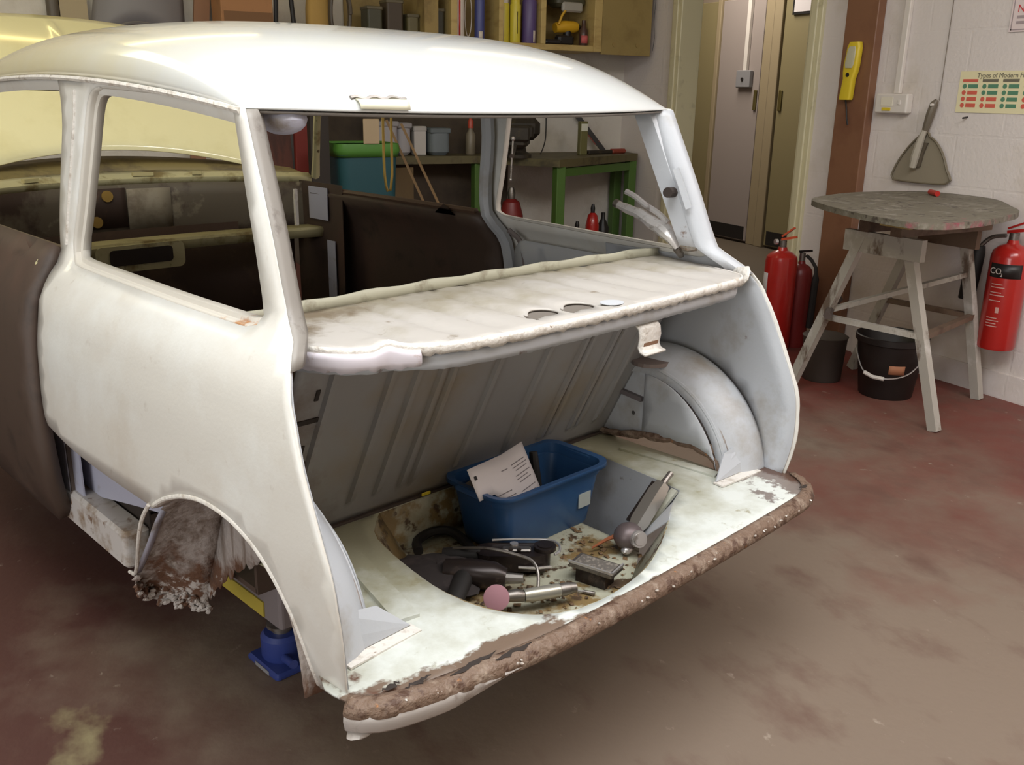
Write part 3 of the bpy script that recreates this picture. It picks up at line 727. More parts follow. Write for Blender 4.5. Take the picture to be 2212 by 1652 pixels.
MB().grid([[(x,scy(x)-.056,z) for x in (.02,.06,.12,.17)] for z in (.93,.86,.79)]).build('dash_recess', M('dash_pale',(142,132,112),.6,0,[((110,96,76),(0,0,0),8,1,.5,.65)]), da, True, .002, 0)
# dash tray rail with slot
px = [-.60+.04*i for i in range(31)]
def pry(x): return 1.93+.05*(1-(x/.6)**2)
MB().grid([[(x,pry(x)+.10,.790) for x in px],[(x,pry(x),.792) for x in px],[(x,pry(x)-.006,.785) for x in px],[(x,pry(x),.757) for x in px]]).build('tray_rail', dash_cream, CAR, True, .003, 0)
tr = MB(); tr.prism([(x,z) for x,z in rrect(-.08,.745,.29,.085,.02)], 0, .012, Matrix(((1,0,0,0),(0,0,-1,1.975),(0,1,0,0),(0,0,0,1)))).build('tray_slot_surround', dash_cream, CAR)
MB().prism([(x,z) for x,z in rrect(-.08,.75,.205,.05,.012)], 0, .004, Matrix(((1,0,0,0),(0,0,-1,1.962),(0,1,0,0),(0,0,0,1)))).build('tray_slot', dark, CAR)
MB().grid([[(x,2.16+.05*(1-(x/.6)**2),z) for x in px] for z in (.80,.6,.30)]).build('firewall', M('firewall_brown',(70,52,42),.7,0,[((104,84,62),(0,0,0),4,1,.55,.75)]), CAR, True, .003, 0)
for s in (-1, 1):
    fk = MB().grid([[(s*.585,y,z) for y in (1.80,1.95,2.10)] for z in (.32,.55,.75,.95)]).build('foot_side_panel', primer, CAR, False, .003, 0)
    MB().grid([[(s*.575,y,z) for y in (1.88,1.94,2.0)] for z in (.82,.87,.935)]).grid([[(s*.575,y,z) for y in (1.84,1.89)] for z in (.45,.6,.75)]).build('lilac_patch', lilac, fk, False, .003, 0)
    MB().bar((s*.50,1.97,.93),(s*.50,1.97,.80),.012,.012).build('dash_stay', lip_m, fk)
# raised bonnet
def bon(u, v):
    hw = .57-.05*v
    y = (2.25+.1*(1-u*u))+.55*v
    z = (.97+.09*(1-u*u)*(1-v))+.50*v+.05*v*(1-u*u)+.05*sin(pi*v)
    x = hw*u
    return (x, y, z+.010*math.exp(-((x-.03)/.012)**2)*(1 if .12 < v < .92 else 0))
bo = MB().grid([[bon(-1+2*i/72, v/20) for i in range(73)] for v in range(21)]).build('bonnet', cream_bonnet, CAR, True, .004, -1, 60)
for s in (-1, 1): MB().tube([bon(s, v/10) for v in range(11)], .006, 6).build('bonnet_edge', cream_bonnet, bo, True)
MB().bar((-.42,2.62,.55),(-.30,2.66,1.30),.012,.012).build('bonnet_stay', steel_dull, CAR)
MB().grid([[(x,2.90+.06*(1-(x/.55)**2),z) for x in [-.55+.05*i for i in range(23)]] for z in (.42,.62,.80)]).build('front_panel', paint, CAR, True, .004, 0)

# ------------------------------------------------------------------ things under and inside the car body
def car_thing(name, label, cat, p, rz=0.0, group=None): return thing(name, label, cat, c2r(*p), TH+rz, group)
t = car_thing('support_beam', 'grey steel beam with a yellow stripe holding up the car body', 'beam', (-.30,1.0,0))
MB().box((-.09,-.34,.102),(.09,.36,.288),None,.006).build('beam', M('grey_beam',(122,112,112),.6), t)
MB().box((-.094,-.27,.112),(-.0905,.10,.150)).build('yellow_stripe', M('dull_yellow',(176,156,62),.6), t)
MB().box((-.08,.24,0),(.08,.34,.101),None,.004).build('foot', M('grey_beam',(122,112,112)), t)
t = car_thing('low_jack', 'low blue jack under the near end of the grey beam', 'jack', (-.365,.705,0))
jb = plain('jack_blue',(48,62,124),.4)
MB().box((-.06,-.075,0),(.06,.06,.018),None,.006).build('base', jb, t)
MB().lathe([(.045,.018),(.048,.024),(.048,.070),(.040,.080)],22).build('cylinder', jb, t, True)
MB().lathe([(.022,.080),(.022,.092),(.034,.094),(.034,.101)],18).build('saddle', steel_dull, t, True)
MB().cyl((-.02,-.045,.035),(-.03,-.10,.05),.010,n=12).build('handle_socket', jb, t, True)
MB().box((-.0605,-.04,.004),(-.0595,.02,.014)).build('label_plate', grey_p, t)

# blue tub
t = car_thing('storage_tub', 'blue plastic tub standing in the spare wheel well', 'tub', (.12,.395,.293))
def tubloop(w, d, r, z): return [(x,y,z) for x,y in rrect(0,0,w,d,r,5)]
loops = [tubloop(.275,.135,.025,0.0), tubloop(.285,.142,.028,.006), tubloop(.325,.172,.032,.125), tubloop(.332,.178,.034,.126), tubloop(.336,.182,.036,.150), tubloop(.366,.212,.046,.152), tubloop(.368,.214,.048,.142)]
MB().loft(loops, None, True, False).build('tub_body', blue_tub, t, True, .003, 1, 40)
MB().box((.085,-.0855,.05),(.125,-.083,.085)).build('pale_sticker', plain('pale_sticker',(166,172,168),.6), t)
for sx in (-1, 1): MB().box((sx*.178-.012,-.045,.135),(sx*.178+.012,.045,.150),None,.005).build('grip', blue_tub, t)
t = car_thing('leaflet', 'white printed leaflet sticking up out of the blue tub', 'leaflet', (.045,.375,.385), .18)
def lfq(x, z): return (x, -.02-(.05*(x+.01) if x < -.01 else -.12*(x+.01))+z*.55-.02, z)
lf = MB(); lf.grid([[lfq(-.125+.0125*i, max(-.005, .050 if i < 4 else .050-.055*min(1,(i-4)/4))*(1-k)+.114*k) for i in range(18)] for k in (0,.33,.66,1)])
lfo = lf.build('sheet', paper, t, True, .0008, 0)
def lfp(x, z): return (x, -.02-(.05*(x+.01) if x < -.01 else -.12*(x+.01))+z*.55-.022, z)
k_ = MB()
for z_, x0, x1 in ((.085,-.03,-.008),(.086,.012,.07),(.079,.012,.075),(.072,.02,.07),(.062,.012,.075),(.055,.012,.06),(.048,.02,.07),(.044,-.105,-.02),(.034,-.10,-.012),(.03,.012,.075),(.02,.012,.07)):
    k_.grid([[lfp(x0+(x1-x0)*i/4, z_+h) for i in range(5)] for h in (-.0009,.0009)])
k_.build('printed_lines', ink, lfo)
k_ = MB(); k_.grid([[lfp(-.115+.004*i, z_) for i in range(3)] for z_ in (.09,.098)]); k_.build('printed_square', inkd, lfo)
t = car_thing('folder', 'buff card folder lying behind the leaflet in the blue tub', 'folder', (.04,.425,.405), .10)
MB().add([(-.09,-.02,.03),(.06,-.025,.055),(.06,.03,.045),(-.09,.03,.02)],[(0,1,2,3)]).build('card', plain('buff_card',(132,122,112),.7), t, False, .002, 0)
t = car_thing('tool_handle', 'dark curved handle standing in the back of the blue tub', 'handle', (.175,.42,.30))
MB().tube([(0,-.01,0),(0,.0,.07),(.002,.012,.13),(.004,.018,.155)], [.014,.014,.012,.010], 10).build('grip', black_rub, t, True)

# belt sander, plate, grinder in the well
t = car_thing('belt_sander', 'dark air belt sander with a curved guard in front of the blue tub', 'sander', (-.028,.262,.292), -.74)
MB().prism(rrect(-.02,0,.16,.062,.028), .008, .045).build('body', oily, t, True)
MB().tube(crom([(-.065,.034,.05),(-.02,.038,.05),(.04,.038,.05),(.068,.03,.05),(.08,.008,.05),(.077,-.02,.05),(.066,-.032,.05)], .008, False), .0028, 8).build('belt_guard', steel, t, True)
MB().cyl((.048,.002,.045),(.048,.002,.054),.024,n=24).cyl((.048,.002,.054),(.048,.002,.056),.016,n=20).build('drive_pulley', oily, t, True)
MB().box((-.045,-.014,.045),(.018,.006,.051),None,.003).build('tension_plate', steel_dull, t)
MB().cyl((-.018,.012,.045),(-.018,.012,.054),.009,n=14).build('bolt', steel, t, True)
for x in (-.026,-.008): MB().cyl((x,-.012,.0505),(x,-.012,.053),.005,n=10).build('slot_hole', dark, t)
MB().tube([(-.09,.0,.03),(-.13,.004,.03),(-.17,.012,.026)], [.019,.018,.015], 12).build('handle', black_rub, t, True)
MB().tube([(.06,-.03,.02),(.03,-.04,.022),(-.01,-.036,.022)], .003, 6).build('trigger_rod', steel, t, True)
t = car_thing('air_drill', 'dark pistol air tool with a hooked wire lying left in the well', 'air tool', (-.175,.268,.296), -.75)
MB().tube([(-.05,.02,.03),(.0,.01,.032),(.05,.0,.03),(.075,-.004,.028)], [.026,.03,.03,.02], 14).build('body', oily, t, True)
MB().tube([(-.01,.0,.03),(-.02,-.05,.028),(-.03,-.10,.024)], [.021,.02,.017], 12).build('grip', black_rub, t, True)
MB().tube([(.07,-.004,.028),(.11,-.01,.03)], [.012,.01], 10).build('chuck', steel_dull, t, True)
t = car_thing('wire_hook', 'thin steel hook lying across the dark tools in the well', 'hook', (-.135,.225,.29), -.45)
MB().tube(crom([(-.06,.13,.045),(.0,.07,.066),(.055,.03,.062),(.078,.005,.056),(.080,-.02,.040),(.068,-.05,.010)], .01, False), .0035, 8).build('wire', steel_dull, t, True)
t = car_thing('rubber_hose', 'short black rubber hose curled beside the left of the blue tub', 'hose', (-.115,.43,.292), -.5)
MB().tube(crom([(-.05,.0,.012),(-.045,.045,.014),(-.01,.07,.02),(.03,.065,.022),(.055,.03,.016),(.065,-.02,.012)], .01, False), .011, 10).build('hose', black_rub, t, True)
t = car_thing('rag', 'dark oily rag heaped at the left side of the well', 'rag', (-.205,.335,.292), .4)
random.seed(5)
MB().blob((0,0,.018),.085,.105,.026,26,10,.14).build('cloth', M('oily_rag',(44,37,36),.9,0,[((64,54,52),(0,0,0),20,1,.52,.66)]), t, True)
t = car_thing('sanding_plate', 'flat grey steel plate tool beside the belt sander', 'plate', (.045,.125,.300), -1.35)
MB().box((-.045,-.027,.022),(.058,.027,.034),None,.003).build('plate', steel_dull, t)
MB().box((-.035,-.019,.0342),(.05,.019,.0352)).build('grit_sheet', M('grey_grit',(92,86,80),.8,0,[((130,122,112),(0,0,0),120,1,.5,.6)]), t)
MB().bar((-.045,-.026,.036),(.058,-.026,.036),.004,.005).bar((.057,-.026,.036),(.057,.026,.036),.004,.005).build('bright_edge', steel, t)
MB().box((-.03,-.02,-.008),(.04,.02,.022)).build('backing', oily, t)
t = car_thing('screwdriver', 'thin small screwdriver on the well floor by the grey plate', 'screwdriver', (-.02,.12,.294), -1.1)
MB().cyl((-.04,0,.003),(.02,0,.003),.0022,n=8).build('shaft', steel, t, True)
MB().cyl((.02,0,.003),(.045,0,.003),.0042,n=10).build('grip', steel_dull, t, True)
# die grinder lying along the battery box ridge
t = car_thing('die_grinder', 'silver air die grinder lying over the right edge of the well', 'grinder', (.215,.165,.318))
def loc(a, b): return Vector(a)+(Vector(b)-Vector(a))
hd = (-.005,-.004,.0); tl = (.155,.005,.105)
MB().tube([(.012,-.004,.018),(.03,-.002,.03),(.095,.003,.078),(.118,.004,.094)], [.020,.025,.025,.019], 6).build('body', M('polished_body',(172,166,158),.3,.85), t, True)
MB().tube([(.118,.004,.094),(.135,.005,.105),(.15,.005,.114)], [.009,.007,.0075], 10).build('air_inlet', steel_dull, t, True)
MB().bar((.018,.02,.030),(.11,.022,.098),.010,.006).build('lever', oily, t)
MB().blob((-.012,-.006,.012),.036,.032,.030,18,10).build('gear_head', M('grey_head',(104,92,92),.45,.4), t, True)
MB().cyl((-.016,-.034,.016),(-.020,-.044,.020),.019,n=20).cyl((-.020,-.044,.020),(-.0205,-.0455,.0205),.014,n=18).build('head_cap', steel, t, True)
MB().blob((-.03,-.018,-.012),.015,.012,.010,12,6).build('collet', steel, t, True)
MB().tube([(-.02,.012,.012),(-.045,.03,.0),(-.075,.045,-.016)], [.006,.004,.0025], 8).build('rusty_spindle', M('rusty_spindle',(150,86,54),.5), t, True)
# die grinder with pink disc
t = car_thing('disc_grinder', 'small air grinder with a round pink sanding disc in the near edge of the well', 'grinder', (-.198,.128,.326), 0)
ax = Vector((-.59,-.63,.50)).normalized()
mt = Matrix.Translation((.0,.035,.004)) @ ax.to_track_quat('Z','Y').to_matrix().to_4x4()
MB().lathe([(.024,0),(.0255,.002),(.0255,.005),(.024,.006)], 32, mt).build('sanding_disc', M('pink_abrasive',(160,116,124),.8), t, True)
MB().tube([(.014,.028,.004),(.036,.018,.002),(.05,.008,.0)], [.010,.013,.011], 12).build('knurled_collar', steel_dull, t, True)
MB().tube([(.05,.008,.0),(.06,.003,.0),(.115,-.022,.0),(.12,-.025,.0)], [.013,.014,.014,.012], 14).build('body', M('pale_metal_body',(176,172,160),.3,.6), t, True)
MB().tube([(.118,-.024,0),(.128,-.028,0),(.15,-.038,0)], [.013,.0135,.010], 12).build('rear_cap', steel_dull, t, True)
# rust flakes
random.seed(21); fk = MB()
for i in range(240):
    a = random.uniform(0, 2*pi); r_ = .26*math.sqrt(random.random()); x = -.04+r_*cos(a)+.02; y = .22+r_*sin(a)*.8
    if x > .22 or y > .48: continue
    z = .2935; q = random.uniform(.002,.009); an = random.uniform(0, pi)
    m_ = Matrix.Translation((x,y,z)) @ Euler((random.uniform(-.3,.3),random.uniform(-.3,.3),an)).to_matrix().to_4x4()
    fk.add([(-q,-q*.6,0),(q*.8,-q*.7,.0),(q,q*.5,.001),(-q*.6,q*.8,0),(0,0,.003)], [(0,1,4),(1,2,4),(2,3,4),(3,0,4)], m_)
o = fk.build('rust_flakes', M('rust_flake',(112,86,56),.8,0,[((70,54,40),(0,0,0),60,1,.5,.6)])); o.location = (0,0,0); o.rotation_euler = (0,0,TH)
tag(o, 'loose brown rust flakes scattered over the well floor', 'rust flakes', None, 'stuff')

chrome = M('worn_chrome',(206,202,200),.25,.45,[((150,142,136),(0,0,0),50,1,.55,.7)])
# locking pliers clamped to the right side window corner
t = car_thing('locking_pliers', 'chrome locking pliers clamped to the right rear window corner', 'pliers', (.555,.335,.917))
MB().tube([(.004,.0,.0),(.0,.014,.022),(-.002,.034,.038),(-.002,.055,.048)], [.008,.015,.020,.018], 10).build('jaws', chrome, t, True)
MB().tube(crom([(-.002,.045,.045),(-.003,.080,.056),(-.002,.115,.071),(.0,.15,.078),(.0,.19,.088)], .012, False), [.017]*4+[.015]*3+[.012]*3+[.0095]*20, 10).build('fixed_handle', chrome, t, True)
MB().lathe([(.007,0),(.011,.002),(.011,.014),(.008,.016)], 12, Matrix.Translation((0,.186,.087)) @ Vector((0,.95,.3)).to_track_quat('Z','Y').to_matrix().to_4x4()).build('adjusting_screw', steel_dull, t, True)
MB().tube(crom([(.0,.03,.058),(.0,.06,.078),(.0,.10,.094),(.0,.135,.112),(.0,.165,.122)], .012, False), .0075, 8).build('release_handle', chrome, t, True)
MB().tube([(.0,.0,.0),(.012,-.005,-.015),(.015,-.006,-.022)], [.010,.009,.006], 8).build('lower_jaw', steel_dull, t, True)
# brass coloured wire loop hanging inside
t = car_thing('wire_loop', 'brass coloured wire loop hanging inside the car body', 'wire', (.19,1.0,1.02))
MB().tube(crom([(-.012,0,.26),(-.014,0,.15),(-.012,0,.04),(-.004,0,.0),(.006,0,.002),(.012,0,.04),(.012,0,.15),(.014,0,.22)], .02, False), .0035, 8).build('wire', plain('brass_wire',(186,156,84),.3,.8), t, True)

# ------------------------------------------------------------------ trestle, bucket, extinguishers
t = thing('trestle', 'whitish wooden trestle with splayed legs under the stained board', 'trestle', (2.28,1.40,0))
def tl(x, y, z): return (x-2.28, y-1.40, z)
feet = [(2.035,1.632),(2.193,.974),(2.734,1.181),(2.60,1.78)]
tops = [(2.10,1.37),(2.117,1.163),(2.62,1.29),(2.60,1.50)]
for f, p in zip(feet, tops):
    MB().bar(tl(f[0],f[1],.004), tl(p[0],p[1],.745), .042, .032, (1,0,0)).build('leg', wood_w, t)
MB().bar(tl(2.095,1.455,.715), tl(2.112,1.085,.715), .03, .085).build('head_rail', wood_w, t)
MB().bar(tl(2.62,1.22,.715), tl(2.60,1.58,.715), .03, .085).build('head_rail', wood_b, t)
for y_ in (1.20,1.36): MB().bar(tl(2.08,y_,.801), tl(2.66,y_+.02,.801), .05, .088).build('cross_batten', wood_b, t)
def lerp(a, b, k): return tuple(a[i]+(b[i]-a[i])*k for i in range(len(a)))
mid = [tl(*lerp(f, p, .48), .375) for f, p in zip(feet, tops)]
MB().bar(mid[0], mid[1], .028, .022).build('stretcher', wood_w, t)
MB().bar(mid[1], mid[2], .028, .022).build('stretcher', wood_b, t)
MB().bar(mid[2], mid[3], .028, .022).build('stretcher', wood_b, t)
MB().bar(tl(*lerp(feet[0],tops[0],.52),.40), tl(*lerp(feet[2],tops[2],.75),.56), .026, .02).build('brace', wood_w, t)
MB().tube([tl(2.0,1.42,.40), tl(2.1,1.50,.41), tl(2.2,1.55,.43)], .018, 6).build('dark_rag', M('grey_rag',(92,80,74),.9), t, True)
t = thing('stained_board', 'grey paint-stained round-edged board lying on the trestle', 'board', (2.33,1.27,.846))
bp = crom([(2.02,1.60),(2.24,1.70),(2.46,1.745),(2.70,1.71),(2.825,1.62),(2.825,1.34),(2.62,1.10),(2.44,.945),(2.10,.835),(1.86,.815),(1.775,.86),(1.79,1.10),(1.90,1.42)], .05)
MB().prism([(x-2.33,y-1.27) for x,y in bp], 0, .022).build('board', boardtop, t)
MB().box((-.30,-.17,-.045),(-.28,-.03,-.001)).build('under_block', ply, t)
t = thing('red_tape_roll', 'small red roll at the back edge of the stained board', 'tape', (2.66,1.50,.869))
MB().cyl((-.02,-.03,.012),(.02,.04,.012),.012,n=12).build('roll', redp, t, True)
t = thing('bucket', 'black plastic bucket with a wire handle under the trestle', 'bucket', (2.42,1.42,0))
MB().lathe([(.112,0),(.115,.004),(.145,.245),(.155,.25),(.155,.275),(.150,.278),(.147,.274),(.112,.012)],36,None,False).add([(.112*cos(2*pi*k/24),.112*sin(2*pi*k/24),.006) for k in range(24)],[tuple(range(24))]).build('bucket_body', plain('black_bucket',(32,26,24),.45), t, True)
MB().tube(crom([(-.14,.075,.22),(-.175,-.02,.13),(-.13,-.11,.115),(-.04,-.15,.14),(.05,-.155,.22)], .02, False), .003, 6).build('wire_handle', steel, t, True)
MB().tube([(-.175,-.02,.128),(-.165,-.06,.116),(-.14,-.10,.113)], .009, 8).build('hand_grip', white_p, t, True)
lb = MB(); an = radians(232)
lb.grid([[((.129+.0515*(z-.10)*2)*cos(an+a)*1.012,(.129+.0515*(z-.10)*2)*sin(an+a)*1.012,z) for a in (-.2,-.1,0,.1,.2,.3)] for z in (.125,.165)])
lb.build('label', plain('orange_label',(190,130,96),.6), t, True, .001, 0)
t = thing('pot', 'dark pot half hidden behind the bucket under the trestle', 'pot', (2.33,1.72,0))
MB().lathe([(.085,0),(.09,.01),(.10,.20),(.105,.21),(.095,.215)],24).build('pot_body', M('grey_pot',(66,58,52),.6), t, True)

def extinguisher_body(t, m, r_, h, n=28):
    MB().lathe([(r_*.93,0),(r_,.012),(r_,h-.055),(r_*.93,h-.028),(r_*.66,h-.008),(r_*.32,h+.004),(r_*.26,h+.02)], n).build('cylinder', m, t, True)
t = thing('fire_extinguisher', 'tall red fire extinguisher standing on the floor by the doorway', 'fire extinguisher', (2.51,2.24,0))
extinguisher_body(t, redp, .082, .52)
MB().cyl((0,0,.535),(0,0,.575),.018,n=12).build('valve', steel_dull, t, True)
MB().bar((-.01,.0,.58),(.015,-.075,.60),.018,.012).bar((-.01,.0,.595),(.01,-.06,.645),.018,.008).build('handle', plain('orange_red',(196,82,50),.4), t)
MB().cyl((-.02,.02,.565),(-.035,.025,.565),.014,n=14).build('gauge', steel, t, True)
MB().grid([[(.0835*cos(radians(a)),.0835*sin(radians(a)),z) for a in range(150,186,6)] for z in (.27,.41)]).build('label', paper, t, True, .0008, 0)
t = thing('fire_extinguisher', 'dark fire extinguisher half hidden behind the tall red one', 'fire extinguisher', (2.655,2.24,0))
extinguisher_body(t, redd, .062, .44)
MB().cyl((0,0,.455),(0,0,.50),.016,n=12).build('valve', steel_dull, t, True)
MB().bar((0,.02,.505),(.0,-.06,.52),.016,.012).build('handle', black_m, t)
MB().tube(crom([(.0,-.03,.49),(.0,-.10,.44),(.0,-.105,.30),(.0,-.10,.12)], .03, False), [.009]*4+[.018]*40, 8).build('hose_and_horn', black_rub, t, True)
t = thing('fire_extinguisher', 'red extinguisher with black horn hanging on the white wall', 'fire extinguisher', (WX-.088,1.155,.245))
extinguisher_body(t, redp, .078, .45)
MB().cyl((0,0,.465),(0,0,.50),.02,n=12).build('valve', steel_dull, t, True)
MB().bar((0,.03,.50),(0,-.08,.525),.02,.014).bar((0,.03,.515),(0,-.07,.56),.018,.008).build('handle', redp, t)
MB().tube(crom([(-.01,.03,.485),(-.02,.09,.47),(-.03,.13,.425)], .02, False), .009, 8).build('swivel_pipe', steel_dull, t, True)
MB().tube([(-.03,.13,.43),(-.03,.135,.40),(-.03,.148,.30),(-.03,.155,.19)], [.022,.030,.036,.034], 14).build('horn', black_rub, t, True)
MB().bar((.07,0,.30),(.085,0,.30),.10,.03).build('wall_bracket', steel_dull, t)
def wrapg(a0, a1, z0, z1, r_=.0787): return [[(r_*cos(radians(a0+(a1-a0)*i/10)), r_*sin(radians(a0+(a1-a0)*i/10)), z) for i in range(11)] for z in (z0, z1)]
MB().grid(wrapg(155,255,.315,.375)).build('black_band', black_m, t, True, .0006, 0)
prn = MB()
for z_, a0, a1 in ((.285,170,205),(.272,170,212),(.25,170,205),(.238,170,214),(.215,170,206),(.14,172,204),(.128,172,210),(.116,172,204),(.104,172,208)): prn.grid(wrapg(a0,a1,z_,z_+.004,.0789))
prn.build('printed_text_lines', plain('pale_print',(206,160,150),.6), t, True)
MB().grid(wrapg(196,206,.165,.19,.0789)).build('printed_box', plain('pale_print',(206,160,150),.6), t, True)
tx = Matrix.Translation((-.0785,.030,.331)) @ Euler((pi/2,0,radians(-94))).to_matrix().to_4x4()
text_mesh('band_lettering', 'CO', .036, white_p, t, tx)
text_mesh('band_subscript', '2', .02, white_p, t, Matrix.Translation((-.0815,-.020,.322)) @ Euler((pi/2,0,radians(-76))).to_matrix().to_4x4())

# ------------------------------------------------------------------ on the white wall
t = thing('wooden_post', 'brown painted post running up the wall beside the doorway', 'post', (WX-.03,2.165,0))
MB().box((-.022,-.10,0),(.03,.10,CEIL-.004),None,.004).build('post', brownpost, t)
t = thing('inspection_lamp', 'yellow inspection lamp hanging on the brown post', 'lamp', (WX-.052-.0205,2.165,1.27))
lo = [[(x, y-z*.09+.02, z) for x, y in rrect(0,0,.035,w_,.012)] for z, w_ in ((0,.068),(.01,.074),(.10,.066),(.13,.082),(.17,.088),(.25,.080),(.272,.060))]
MB().loft(lo, None, True, True).build('lamp_body', yellow_p, t, True)
MB().loft([[(x-.019, y-z*.09+.02, z) for x, y in rrect(0,0,.006,w_,.002)] for z, w_ in ((.15,.04),(.17,.055),(.235,.050),(.25,.034))], None, True, True).build('lens', plain('lamp_lens',(190,186,160),.15), t, True)
MB().cyl((-.016,.009,.118),(-.021,.009,.118),.010,n=14).build('switch', black_m, t, True)
MB().tube(crom([(0,.02,.0),(.004,.012,-.04),(.006,.004,-.09),(.008,-.004,-.12)], .02, False), .004, 6).build('cable', black_rub, t, True)
t = thing('fused_switch', 'white double switch box at the foot of the wall conduit', 'switch', (WX,1.93,1.212))
MB().box((-.045,-.095,0),(-.001,.095,.09),None,.006).build('box', white_p, t)
MB().box((-.049,-.005,.012),(-.0455,.045,.026)).build('yellow_label', yellow_p, t)
MB().box((-.052,-.062,.04),(-.0455,-.045,.062),None,.002).build('rocker', white_p, t)
MB().box((-.049,-.015,.032),(-.0455,.055,.075),None,.002).build('cover_plate', plain('ivory_plate',(222,214,196),.4), t)
t = thing('cable_conduit', 'white conduit running up the wall from the switch box', 'conduit', (WX,1.923,1.303))
MB().box((-.024,-.017,0),(-.001,.017,CEIL-1.306),None,.003).build('conduit', white_p, t)
t = thing('hanging_wire', 'thin grey wire hanging down the wall to the dustpan', 'wire', (WX-.006,1.69,1.275))
MB().tube([(0,0,0),(0,.001,.5),(0,.0,1.2),(0,0,CEIL-1.28)], .0018, 6).build('wire', plain('grey_wire',(120,110,100),.5,.6), t, True)
t = thing('dustpan', 'grey dustpan hanging on the wall from a wire', 'dustpan', (WX-.012,1.72,.905))
dp = [(-.145,.005),(.150,.0),(.165,.02),(.135,.09),(.085,.16),(.045,.20),(.030,.215),(.022,.225),(-.012,.225),(-.02,.21),(-.055,.19),(-.10,.14),(-.135,.07)]
dp = crom([(y-.0,z) for y, z in dp], .02)
Mx = Matrix(((0,0,-1,0),(1,0,0,0),(0,1,0,0),(0,0,0,1)))
MB().prism([(y,z) for y,z in dp], 0, .006, Mx).build('pan', M('grey_dustpan',(140,130,112),.5), t, True)
MB().tube([(-.012,y,z) for y,z in dp]+[(-.012,*dp[0])], .0045, 6).build('pan_rim', M('dustpan_rim',(112,102,84),.5), t, True)
MB().tube([(-.014,.01,.215),(-.018,0,.25),(-.02,-.014,.31),(-.018,-.025,.355),(-.012,-.032,.372)], [.014,.016,.019,.018,.009], 10).build('handle', M('dustpan_handle',(104,94,80),.45), t, True)
MB().cyl((-.045,-.03,.35),(-.02,-.03,.35),.006,n=10).build('hang_hole', white_p, t)
t = thing('hand_brush', 'grey hand brush clipped into the dustpan on the wall', 'brush', (WX-.042,1.72,.975))
MB().tube([(0,.035,-.005),(0,.028,.05),(0,.012,.12),(.003,.0,.165)], [.016,.02,.018,.012], 10).build('brush_back', plain('pale_brush',(168,160,146),.5), t, True)
MB().loft([[(x+.016,y,z) for x, y in rrect(0,c,.018,.034,.006)] for z, c in ((.0,.024),(.06,.014),(.11,-.002))], None, True, True).build('bristles', M('dark_bristles',(84,74,60),.9), t)
t = thing('poster', 'cream poster of coloured tables on the white wall, headed Types of Modern Fire Extinguishers', 'poster', (WX-.002,1.60,1.225))
MB().box((-.0015,-.62,0),(0,.0,.175)).build('sheet', plain('cream_poster',(226,216,176),.6), t)
pg = plain('poster_green',(86,132,104),.7); pr_ = plain('poster_red',(206,96,78),.7); pk_ = plain('poster_grey',(110,104,88),.7)
text_mesh('heading', 'Types of Modern Fire Extinguishers', .028, pk_, t, Matrix.Translation((-.0022,-.085,.148)) @ Euler((pi/2,0,-pi/2)).to_matrix().to_4x4())
cols = [[pr_,pg,pr_,pr_,pr_],[pk_,pg,pg,pr_,pr_],[pk_,pg,pg,pg,pg],[pk_,pg,pg,pr_,pr_],[pr_,pg,pr_,pr_,pg],[pk_,pg,pg,pg,pr_]]
for ci, cc in enumerate(cols):
    for ri, mm in enumerate(cc):
        y0 = -.018-ci*.098; z0 = .13-ri*.027
        if ri == 0: c_ = MB().box((-.0026,y0-.075,z0),(-.0016,y0,z0+.012))
        else: c_ = MB().prism(circ(y0-.012, z0+.009, .010, 14), .0016, .0026, Mx).box((-.0026,y0-.078,z0+.001),(-.0016,y0-.03,z0+.017))
        c_.build('table_cell', mm, t)
t = thing('sign', 'white sign with red lettering at the top right of the wall', 'sign', (WX-.002,1.40,1.555))
MB().box((-.003,-.30,0),(0,0,.42)).build('board', plain('sign_white',(222,206,204),.5), t)
MB().box((-.0035,-.29,.006),(-.0031,-.285,.41)).box((-.0035,-.012,.006),(-.0031,-.007,.41)).box((-.0035,-.29,.006),(-.0031,-.007,.011)).build('border', plain('sign_grey',(166,150,152),.5), t)
text_mesh('lettering', 'NO', .042, plain('sign_red',(206,70,74),.5), t, Matrix.Translation((-.0042,-.028,.078)) @ Euler((pi/2,0,-pi/2)).to_matrix().to_4x4())
sl = MB()
for k_ in range(2): sl.box((-.0038,-.26,.03+.022*k_),(-.0032,-.03,.042+.022*k_))
sl.build('small_print_lines', plain('sign_grey',(166,150,152),.5), t)
t = thing('nail', 'dark nail in the white wall below the poster', 'nail', (WX,1.535,1.205))
MB().cyl((0,0,0),(-.03,0,-.004),.004,n=8).build('shank', black_m, t)

# ------------------------------------------------------------------ cupboard with cans (above the bench)
CY = 3.90
t = thing('wall_cupboard', 'plywood open-fronted cupboard on the back wall above the bench', 'cupboard', (2.0,CY,1.53))
def cx(x): return x-2.0
MB().box((cx(.86),-.002,0),(cx(2.365),.34,.035),None,.003).build('bottom_shelf', ply, t)
MB().box((cx(.86),.325,.035),(cx(2.80),.345,1.25)).build('back_panel', ply_d, t)
MB().box((cx(2.425),.0,-.012),(cx(2.80),.02,1.25)).build('door_panel', M('olive_ply',(150,130,80),.6,0,[((134,114,68),(0,0,0),5,1,.5,.7)]), t)
MB().box((cx(2.365),-.004,.0),(cx(2.423),.32,1.25),None,.003).build('upright', ply, t)
for x0, x1 in ((1.39,1.43),(1.70,1.73),(1.985,2.02),(1.225,1.31)): MB().box((cx(x0),0,.035),(cx(x1),.32,1.25),None,.002).build('upright', ply if x0 > 1.35 else ply_d, t)
MB().box((cx(.86),.0,.44),(cx(2.36),.32,.47)).build('shelf', ply, t)
